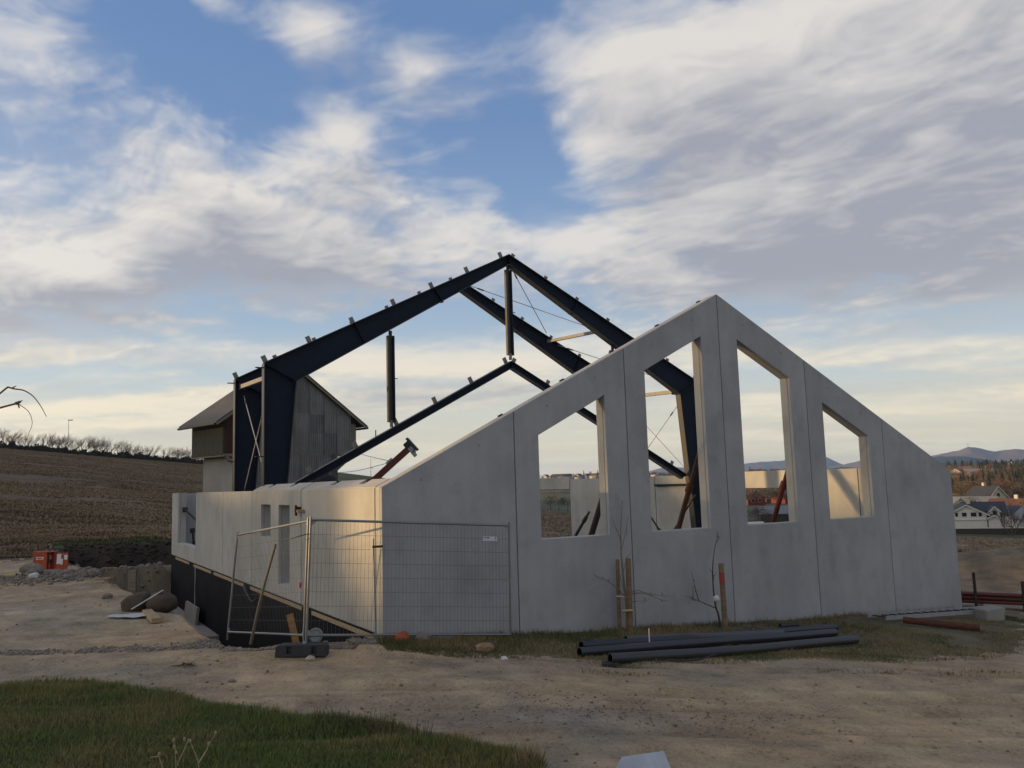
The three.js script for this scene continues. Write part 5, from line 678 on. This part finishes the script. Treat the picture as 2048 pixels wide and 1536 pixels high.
// ---------------------------------------------------------------- houses in the valley
const HM = { white: std([.72, .69, .62], 0.85, { map: TX.grain }), cream: std([.62, .54, .36], 0.85, { map: TX.grain }), grey: std([.30, .30, .30], 0.85, { map: TX.grain }), orange: std([.34, .15, .07], 0.85, { map: TX.grain }), red: std([.22, .045, .03], 0.85, { map: TX.grain }), slate: std([.045, .048, .058], 0.75, { map: TX.grain }), tile: std([.17, .075, .045], 0.85, { map: TX.grain }), brown: std([.12, .085, .06], 0.85, { map: TX.grain }), greyRoof: std([.20, .205, .215], 0.7, { map: TX.grain }), pane: std([.02, .022, .026], 0.15), dark: std([.05, .035, .03], 0.9) };
function block(t, { x = 0, z = 0, w, d, h, rise, turn = 0, wall, roof, eave = 0.35, win = [], chim, doors = [] }) {
  const g = new THREE.Matrix4().makeRotationY(turn).setPosition(x, 0, z), put = (name, geo, m, par = t) => part(par, name, geo.applyMatrix4(g), m);
  put('wall', metreUV(extr([[-w / 2, -0.8], [w / 2, -0.8], [w / 2, h], [0, h + rise], [-w / 2, h]], d, [], 0)).translate(0, 0, -d / 2), wall);
  for (const s of [-1, 1]) { const k = rise / (w / 2), a = [s * (w / 2 + eave), h - eave * k + 0.02], b = [0, h + rise + 0.02], pts = s > 0 ? [b, a, [a[0], a[1] + 0.16], [b[0], b[1] + 0.16]] : [a, b, [b[0], b[1] + 0.16], [a[0], a[1] + 0.16]]; put('roof', metreUV(extr(pts, d + 0.7, [], 0)).translate(0, 0, -d / 2 - 0.35), roof); put('barge_board', beam(vx([a[0], a[1] - 0.04], d / 2 + 0.37), vx([b[0], b[1] - 0.04], d / 2 + 0.37), 0.05, 0.22), HM.white); }
  for (const [wx, wy, ww, wh, side = 0] of win) { const gg = side ? [box(w / 2, w / 2 + 0.05, wy, wy + wh, wx - ww / 2, wx + ww / 2), box(w / 2 + 0.05, w / 2 + 0.07, wy + 0.1, wy + wh - 0.1, wx - ww / 2 + 0.1, wx + ww / 2 - 0.1)] : [box(wx - ww / 2, wx + ww / 2, wy, wy + wh, d / 2, d / 2 + 0.05), box(wx - ww / 2 + 0.08, wx + ww / 2 - 0.08, wy + 0.08, wy + wh - 0.08, d / 2 + 0.05, d / 2 + 0.07)]; const f = put('window', gg[0], HM.white); put('pane', gg[1], HM.pane, f); }
  for (const [dx, dw, dh, m] of doors) put('door', box(dx - dw / 2, dx + dw / 2, -0.2, dh, d / 2, d / 2 + 0.04), m);
  if (chim) put('chimney', box(chim[0] - 0.4, chim[0] + 0.4, h + rise * 0.4, h + rise + 1.1, chim[1] - 0.4, chim[1] + 0.4), chim[2] ?? HM.cream);
}
function house(name, label, th, D, turn, blocks, dy = 0) { const [x, z] = spot(th, D), t = thing(name, label, 'house', [x, H(x, z) + dy, z], rad(-th) + turn, 'houses in the valley'); for (const b of blocks) block(t, b); return t; }
const win4 = [[-1.7, 3.2, 0.6, 1.2], [-0.4, 3.2, 0.95, 1.2], [1.15, 3.2, 1.1, 1.2], [2.25, 3.2, 0.7, 1.2]];
{ const t = house('white_house', 'white house with dark roof and broad garage gable, beside the right end of the concrete', 27.62, 185, 0.12, [
    { w: 6.6, d: 7, h: 2.45, rise: 1.75, wall: HM.white, roof: HM.slate, eave: 0.5, win: win4.map(([a, b, c, e]) => [a, b - 1.25, c, e * 0.75]), doors: [[-1.5, 2.6, 1.35, HM.white], [1.5, 2.6, 1.35, HM.white]] },
    { x: 3.9, z: -4.5, w: 6.5, d: 7.0, h: 2.2, rise: 2.1, turn: Math.PI / 2, wall: HM.white, roof: HM.slate, win: [[-2, 0.9, 1.2, 1.2], [2.5, 0.9, 1.4, 1.2]] },
    { x: 5.0, z: -0.6, w: 1.7, d: 3.4, h: 2.9, rise: 0.8, wall: HM.white, roof: HM.slate, win: [[0, 2.0, 0.8, 1.0]], eave: 0.2 },
    { x: 4.5, z: 1.6, w: 2.0, d: 3.6, h: 1.7, rise: 0.5, wall: HM.white, roof: HM.slate, eave: 0.25 }, ]);
  part(t, 'chimney', box(1.0, 1.7, 3.4, 5.0, -4.6, -3.9), HM.cream); part(t, 'balcony_front', box(-3.4, 3.3, 1.38, 1.52, 3.4, 3.75), HM.white);
  for (const px of [5.9, 6.6, 7.3]) part(t, 'porch_post', box(px - 0.08, px + 0.08, 0, 1.9, 1.0, 1.16), HM.white);
  t.position.y += 1.1;
  const wl = thing('retaining_wall', 'dark brown retaining wall with a white cap below the white house', 'wall', [t.position.x, t.position.y, t.position.z], t.rotation.y); for (let k = 0; k < 7; k++) part(wl, 'panel', box(-3.7 + k * 2, -1.72 + k * 2, -1.6, -0.12, 4.6 + (k % 2) * 0.04, 4.95), HM.dark); part(wl, 'cap', box(-3.7, 10.4, -0.11, 0.05, 4.5, 5.0), HM.white); }
house('yellow_house', 'yellowish gabled house with grey roof, half hidden by the right end of the gable wall', 27.0, 235, 0.5, [{ w: 6, d: 8, h: 3.2, rise: 2.2, wall: HM.cream, roof: HM.greyRoof, win: [[0, 2.6, 1, 1]] }]);
house('grey_house', 'long low grey-roofed house just above the white house', 28.0, 262, 1.3, [{ w: 7, d: 13, h: 2.6, rise: 2.3, wall: HM.grey, roof: HM.greyRoof }]);
house('cream_house', 'cream gabled house with dark roof above the chimney of the white house', 28.85, 285, 0.75, [{ w: 6.2, d: 9, h: 3.6, rise: 3.0, wall: HM.cream, roof: HM.slate, win: [[0, 3.6, 1.2, 1.2], [0, 1.6, 1.4, 1.3, 1]], chim: [0.5, -1] }], 0.8);
house('red_roof_house', 'white house with low red brown roof and white chimney near the right edge', 30.25, 255, 1.25, [{ w: 7, d: 11, h: 2.6, rise: 1.9, wall: HM.white, roof: HM.tile, chim: [0.2, 0.5, HM.white], win: [[-3, 0.9, 1.6, 1.2, 1], [1.5, 0.9, 1.6, 1.2, 1]] }]);
house('white_cottage', 'small white house with a dark carport at the right edge of the picture', 31.05, 196, 0.35, [{ w: 5, d: 7, h: 2.4, rise: 2.1, wall: HM.white, roof: HM.greyRoof, win: [[0, 2.1, 1.0, 1.0]] }, { x: 2.6, z: 2.6, w: 3.4, d: 3.6, h: 1.9, rise: 0.4, wall: HM.dark, roof: HM.slate }]);
house('brown_house', 'brown-roofed house among bushes above the grey-roofed house', 27.95, 300, 1.2, [{ w: 7, d: 10, h: 2.6, rise: 2.4, wall: HM.brown, roof: HM.brown }]);
house('white_terrace', 'low white house beside the tree right of the white house', 29.6, 215, 1.4, [{ w: 6, d: 9, h: 2.2, rise: 1.7, wall: HM.white, roof: HM.slate, win: [[-2, 0.8, 1.6, 1.1, 1]] }]);
// seen through the tall window right of the ridge
house('orange_house', 'big orange house with brown roof at the left of the tall right window', 15.45, 380, 1.5, [{ w: 9, d: 13, h: 3.2, rise: 3.6, wall: HM.orange, roof: HM.tile, win: [[-3, 1.2, 1.6, 1.4, 1], [2, 1.2, 1.6, 1.4, 1]] }], 1.5);
house('red_house', 'red house with a white gable trim low in the tall window right of the ridge', 15.5, 345, 0.4, [{ w: 7, d: 8, h: 3.4, rise: 2.6, wall: HM.red, roof: HM.tile, win: [[-1.4, 1.2, 1.4, 1.4], [1.4, 1.2, 1.4, 1.4]] }]);
house('gabled_house', 'white gabled house between the orange and the long brown-roofed house', 16.05, 400, 0.2, [{ w: 7, d: 8, h: 4.2, rise: 2.6, wall: HM.white, roof: HM.brown, win: [[-1.5, 3, 1.3, 1.3], [1.4, 3, 1.3, 1.3]] }], 2);
house('terraced_house', 'long brown-roofed house with lit white balcony front in the tall window', 16.85, 385, 0.15, [{ w: 9, d: 12, h: 3.6, rise: 4.0, wall: HM.brown, roof: HM.tile, turn: Math.PI / 2 }, { x: 1.5, z: 4.8, w: 4.5, d: 2.4, h: 3.0, rise: 1.8, wall: HM.white, roof: HM.tile, win: [[-1, 2.2, 1, 1.1], [1, 2.2, 1, 1.1]] }, { x: -3.5, z: 5.2, w: 3.5, d: 2, h: 2.6, rise: 1.0, wall: HM.grey, roof: HM.slate }], 1.2);
house('dark_house', 'dark slate-roofed house partly behind the red prop in the tall window', 17.6, 370, 0.6, [{ w: 8, d: 10, h: 3.4, rise: 3.4, wall: HM.red, roof: HM.slate, win: [[-2, 1.4, 1.4, 1.3], [2, 1.4, 1.4, 1.3]] }], 1);
house('white_villa', 'bright white house on the rise at the back of the tall window', 17.2, 520, 0.3, [{ w: 9, d: 12, h: 4.5, rise: 2.8, wall: HM.white, roof: HM.tile, turn: 0.8 }], 3);
house('pale_villa', 'pale long house on the rise behind the orange house', 16.3, 560, 1.0, [{ w: 8, d: 16, h: 4, rise: 2.4, wall: HM.white, roof: HM.greyRoof, turn: 0.6 }], 3);
{ const [x, z] = spot(17.15, 205), t = thing('farm_shed', 'low grey-roofed farm shed in the green field, seen through the tall window', 'shed', [x, H(x, z), z], rad(-17.15) + 0.15); block(t, { w: 7, d: 9.5, h: 2.0, rise: 1.5, turn: Math.PI / 2, wall: HM.dark, roof: HM.greyRoof }); }
{ const [x, z] = spot(15.55, 175), t = thing('silage_bale', 'white wrapped bale row in the field at the foot of the tall window', 'bale', [x, H(x, z), z], 0.3); for (let k = 0; k < 3; k++) part(t, 'bale', new THREE.CylinderGeometry(0.6, 0.6, 1.2, 16).rotateZ(Math.PI / 2).translate(k * 1.22 - 1.2, 0.55, 0), HM.white); }
for (let k = 0; k < 12; k++) { const th = [2.1, 2.55, 2.9, 3.2, 3.55, 4.3, 4.9, 5.35, 5.8, 9.4, 15.9, 17.0][k], q = hash(k, 71); house('distant_house', ['tiny white house on the far ridge at the left side of the lowest gable window', 'tiny cream house on the far ridge, second from the left in the lowest window', 'tiny white house on the far ridge, third from the left in the lowest window', 'tiny brown-roofed house on the far ridge, fourth from the left in the lowest window', 'tiny pale house on the far ridge above the joint of the lintel strip', 'tiny white house on the far ridge right of the lintel joint', 'tiny white house on the far ridge near the dark trees of the lowest window', 'tiny cream house on the far ridge close to the sunlit jamb', 'tiny white house on the far ridge touching the sunlit jamb of the lowest window', 'tiny house on the far ridge under the blue hills of the tall left window', 'tiny pale house on the far ridge at the left of the tall right window', 'tiny pale house on the far ridge behind the top of the red prop'][k], th, 1120 + q * 60, q * 3, [{ w: 8, d: 11, h: 4.5, rise: 3, wall: k % 3 === 1 ? HM.cream : HM.white, roof: k % 2 ? HM.tile : HM.brown, win: [[-2, 2, 1.4, 1.6], [2, 2, 1.4, 1.6]] }]); }
for (let k = 0; k < 5; k++) { const th = [27.35, 27.9, 28.3, 29.4, 30.4][k]; house('hillside_house', ['pale house at the left of the wooded slope on the right', 'sunlit yellow house in the clearing of the wooded slope', 'white house low in the clearing of the wooded slope', 'small white house among the dark conifers', 'small pale house high on the slope near the right edge'][k], th, [820, 880, 800, 960, 1080][k], k * 0.7, [{ w: 9, d: 14, h: 4.5, rise: 3, wall: k === 1 ? HM.cream : HM.white, roof: k % 2 ? HM.tile : HM.greyRoof, win: [[-2, 2, 1.5, 1.5], [2, 2, 1.5, 1.5]] }]); }
{ const [x, z] = spot(28.15, 5200), t = thing('summit_mast', 'thin mast on the summit of the far brown hill', 'mast', [x, EYE + 5200 * Math.tan(rad(1.24)), z]); part(t, 'pole', rod(V3(0, -20, 0), V3(0, 30, 0), 1.2, 0.7, 6), M.darkSteel); part(t, 'base', rod(V3(0, -20, 0), V3(0, 4, 0), 3, 2.4, 6), M.darkSteel); }
// ---------------------------------------------------------------- trees in the valley
function leafy(seed, h, w, n, size, conifer) { const q = rng(seed), p = [], c = []; const lumps = []; for (let k = 0; k < 9; k++) lumps.push([(q() - 0.5) * w * 0.7, h * (0.42 + q() * 0.42), (q() - 0.5) * w * 0.7, w * (0.2 + q() * 0.16)]);
  for (let i = 0; i < n; i++) { let x, y, z; if (conifer) { y = h * (0.08 + 0.92 * q() ** 1.3); const r = w * 0.5 * (1 - y / h) ** 0.85 * (0.55 + 0.5 * q()) * (0.75 + 0.3 * Math.sin(y * 6)), a = q() * 6.28; x = Math.cos(a) * r; z = Math.sin(a) * r; } else { const l = lumps[(q() * 9) | 0], a = q() * 6.28, b = Math.acos(2 * q() - 1), r = l[3] * q() ** 0.4; x = l[0] + r * Math.sin(b) * Math.cos(a); y = l[1] + r * Math.cos(b) * 0.85; z = l[2] + r * Math.sin(b) * Math.sin(a); }
    const s = size * (0.6 + q() * 0.8); for (let k = 0; k < 3; k++) p.push(x + (q() - 0.5) * s * 2, y + (q() - (conifer ? 0.7 : 0.5)) * s * 2, z + (q() - 0.5) * s * 2); }
  const g = new THREE.BufferGeometry(); g.setAttribute('position', new THREE.Float32BufferAttribute(p, 3)); g.computeVertexNormals(); return metreUV(g); }
const LEAF = { rust: std([.150, .085, .045], 1, { side: THREE.DoubleSide }), tan: std([.17, .115, .062], 1, { side: THREE.DoubleSide }), olive: std([.075, .075, .026], 1, { side: THREE.DoubleSide }), fir: std([.032, .045, .026], 1, { side: THREE.DoubleSide }), grey: std([.10, .085, .065], 1, { side: THREE.DoubleSide }) };
const crowns = [0, 1, 2].map((k) => leafy(900 + k, 8, 7.5, 700, 0.26, false)), firs = [0, 1].map((k) => leafy(950 + k, 11, 5.2, 800, 0.36, true)), trunkGeo = rod(V3(0, -0.5, 0), V3(0.1, 4.6, 0), 0.22, 0.10, 6);
const [tA, tB] = twiggy(777, 6.5, 3, 0, 0.12, 3, 5);
function farTree(kind, th, D, s, label, group, dy = 0) { const [x, z] = spot(th, D), fir = kind === 'fir', t = thing(fir ? 'conifer' : kind === 'bare' ? 'bare_tree' : 'tree', label, 'tree', [x, H(x, z) + dy, z], th * 37, group); if (kind === 'bare') { part(t, 'trunk', tA, M.bark); part(t, 'crown', tB, M.twig); } else { part(t, 'trunk', trunkGeo, M.bark); const i = Math.abs(Math.round(th * 100)); part(t, 'crown', fir ? firs[i % 2] : crowns[i % 3], LEAF[kind]); } t.scale.setScalar(s); return t; }
farTree('bare', 29.95, 178, 1.0, 'bare spreading tree right of the white house', 'trees in the valley');
farTree('grey', 28.05, 240, 0.75, 'dark bushy tree directly behind the white house gable', 'trees in the valley'); farTree('olive', 27.2, 275, 0.8, 'olive green tree left above the grey-roofed house', 'trees in the valley'); farTree('olive', 27.7, 290, 0.85, 'olive green tree right above the grey-roofed house', 'trees in the valley');
farTree('fir', 27.05, 320, 0.55, 'small dark conifer at the right end of the gable wall', 'trees in the valley'); farTree('bare', 29.45, 225, 0.9, 'pale-stemmed bare tree above the white terrace', 'trees in the valley'); farTree('tan', 30.85, 235, 0.7, 'tan leafless tree above the cottage at the right edge', 'trees in the valley'); farTree('grey', 31.2, 220, 0.7, 'grey bush behind the cottage at the right edge', 'trees in the valley'); farTree('tan', 30.0, 290, 0.8, 'tan tree above the low white house near the right edge', 'trees in the valley'); farTree('rust', 29.3, 330, 0.8, 'rust brown tree above the cream house', 'trees in the valley'); farTree('grey', 28.6, 300, 0.8, 'grey brown tree left of the cream house', 'trees in the valley');
{ const q = rng(123), kinds = ['rust', 'tan', 'rust', 'grey', 'fir', 'olive']; for (let k = 0; k < 0; k++) { const D = 360 + q() * 190, th = 26.6 + q() * 5.2, kd = kinds[(q() * 6) | 0]; farTree(kd, th, D, 0.75 + q() * 0.5, { rust: 'rust brown leafless tree in the near wood on the right', tan: 'tan leafless tree in the near wood on the right', grey: 'grey brown tree in the near wood on the right', fir: 'dark conifer in the near wood on the right', olive: 'olive green tree in the near wood on the right' }[kd], { rust: 'rust brown trees of the right wood', tan: 'tan trees of the right wood', grey: 'grey brown trees of the right wood', fir: 'conifers of the right wood', olive: 'olive trees of the right wood' }[kd]); }
  for (let k = 0; k < 0; k++) { const kd = ['rust', 'grey', 'tan', 'fir'][k % 4], th = 14.9 + q() * 3.4; farTree(kd, th, 330 + q() * 150, 0.5 + q() * 0.3, { rust: 'rust brown bush between the houses in the tall window', tan: 'tan bush between the houses in the tall window', grey: 'grey bush between the houses in the tall window', fir: 'dark conifer between the houses in the tall window' }[kd], `bushes of the tall window, ${kd}`); }
  for (const [th, D, s, label] of [[2.35, 176, 0.42, 'dark bush at the field edge in the lowest gable window, left'], [2.9, 180, 0.36, 'second dark bush at the field edge in the lowest gable window'], [3.5, 178, 0.40, 'third dark bush at the field edge, beside the opening'], [15.6, 190, 0.5, 'dark bush in front of the green field in the tall window'], [16.2, 186, 0.55, 'larger dark bush beside the farm shed in the tall window']]) farTree('grey', th, D, s, label, 'bushes at the field edge'); }
function woods(name, n, seed, geo, mat, place, label, k = 1) { const q = rng(seed), im = new THREE.InstancedMesh(geo, mat, n), m4 = new THREE.Matrix4(), qq = new THREE.Quaternion(); for (let i = 0; i < n; i++) { const [th, D] = place(q), [x, z] = spot(th, D), s = (0.6 + q() * 0.5) * k; im.setMatrixAt(i, m4.compose(V3(x, H(x, z), z), qq.setFromAxisAngle(V3(0, 1, 0), q() * 6.28), V3(s, s, s))); const b = 0.75 + q() * 0.5; im.setColorAt(i, new THREE.Color(b, b * (0.95 + q() * 0.1), b)); } im.name = numbered(name); shade(im); scene.add(im); tag(im, label, 'woodland', null, 'stuff'); }
woods('woodland', 230, 201, crowns[0], LEAF.rust, (q) => [26.4 + q() * 5.6, 360 + q() * 510], 'rust brown leafless wood on the slope at the right');
woods('woodland', 200, 202, crowns[1], LEAF.tan, (q) => [26.4 + q() * 5.6, 400 + q() * 680], 'tan leafless wood higher on the slope at the right');
woods('woodland', 130, 203, firs[0], LEAF.fir, (q) => { const th = 28.6 + q() * 3.6; return [th, 820 + q() * 200 + (vnoise(th * 3, 1) - 0.5) * 120]; }, 'dark conifer wood on the slope at the right edge');
woods('woodland', 70, 204, firs[1], LEAF.fir, (q) => [26.4 + q() * 5.8, 1020 + q() * 160], 'dark conifers along the top of the right slope');
woods('woodland', 110, 209, crowns[2], LEAF.grey, (q) => [26.4 + q() * 5.6, 350 + q() * 300], 'grey brown trees mixed into the right wood');
woods('woodland', 60, 210, firs[1], LEAF.fir, (q) => [26.4 + q() * 5.6, 380 + q() * 260], 'single dark conifers mixed into the right wood');
woods('bushes', 60, 211, crowns[2], LEAF.grey, (q) => [14.8 + q() * 3.5, 320 + q() * 160], 'grey bushes between the houses of the tall window');
woods('woodland', 150, 205, crowns[2], LEAF.grey, (q) => [[0, 6.2, 8.6, 14.8][(q() * 4) | 0] + q() * 4.5, 1060 + q() * 160], 'grey trees scattered along the far ridge behind the windows');
woods('woodland', 26, 206, firs[1], LEAF.fir, (q) => [[4.2, 8.8, 10.2, 14.8][(q() * 4) | 0] + q() * 1.6, 1120 + q() * 60], 'dark trees on the far ridge behind the windows');
woods('woodland', 90, 207, crowns[0], LEAF.rust, (q) => [14.6 + q() * 4, 420 + q() * 260], 'rust brown trees behind the houses in the tall window');
woods('hedgerow', 110, 208, crowns[1], LEAF.grey, (q) => [1.5 + q() * 4.2, 545 + q() * 14], 'dark hedgerow at the top of the green field in the lowest window');
{ const [x, z] = spot(30.3, 182.5), t = thing('garden_hedge', 'clipped dark green hedge at the right edge below the houses', 'hedge', [x, H(x, z), z], rad(-30.3) + 0.1), q = rng(31), l = []; part(t, 'core', box(-6, 9, -0.4, 0.75, -0.5, 0.5, 0.2), LEAF.fir); for (let i = 0; i < 2600; i++) { const cx = -6 + q() * 15, cy = -0.2 + q() * 1.1, cz = (q() - 0.5) * 1.2; for (let k = 0; k < 3; k++) l.push(cx + (q() - 0.5) * 0.3, cy + (q() - 0.5) * 0.3, cz + (q() - 0.5) * 0.3); } const g = new THREE.BufferGeometry(); g.setAttribute('position', new THREE.Float32BufferAttribute(l, 3)); g.computeVertexNormals(); part(t, 'leaves', metreUV(g), LEAF.fir).userData.kind = 'stuff'; }
scene.fog = new THREE.FogExp2(new THREE.Color(.32, .54, 1.0), 0.00008);
renderer.render(scene, camera);
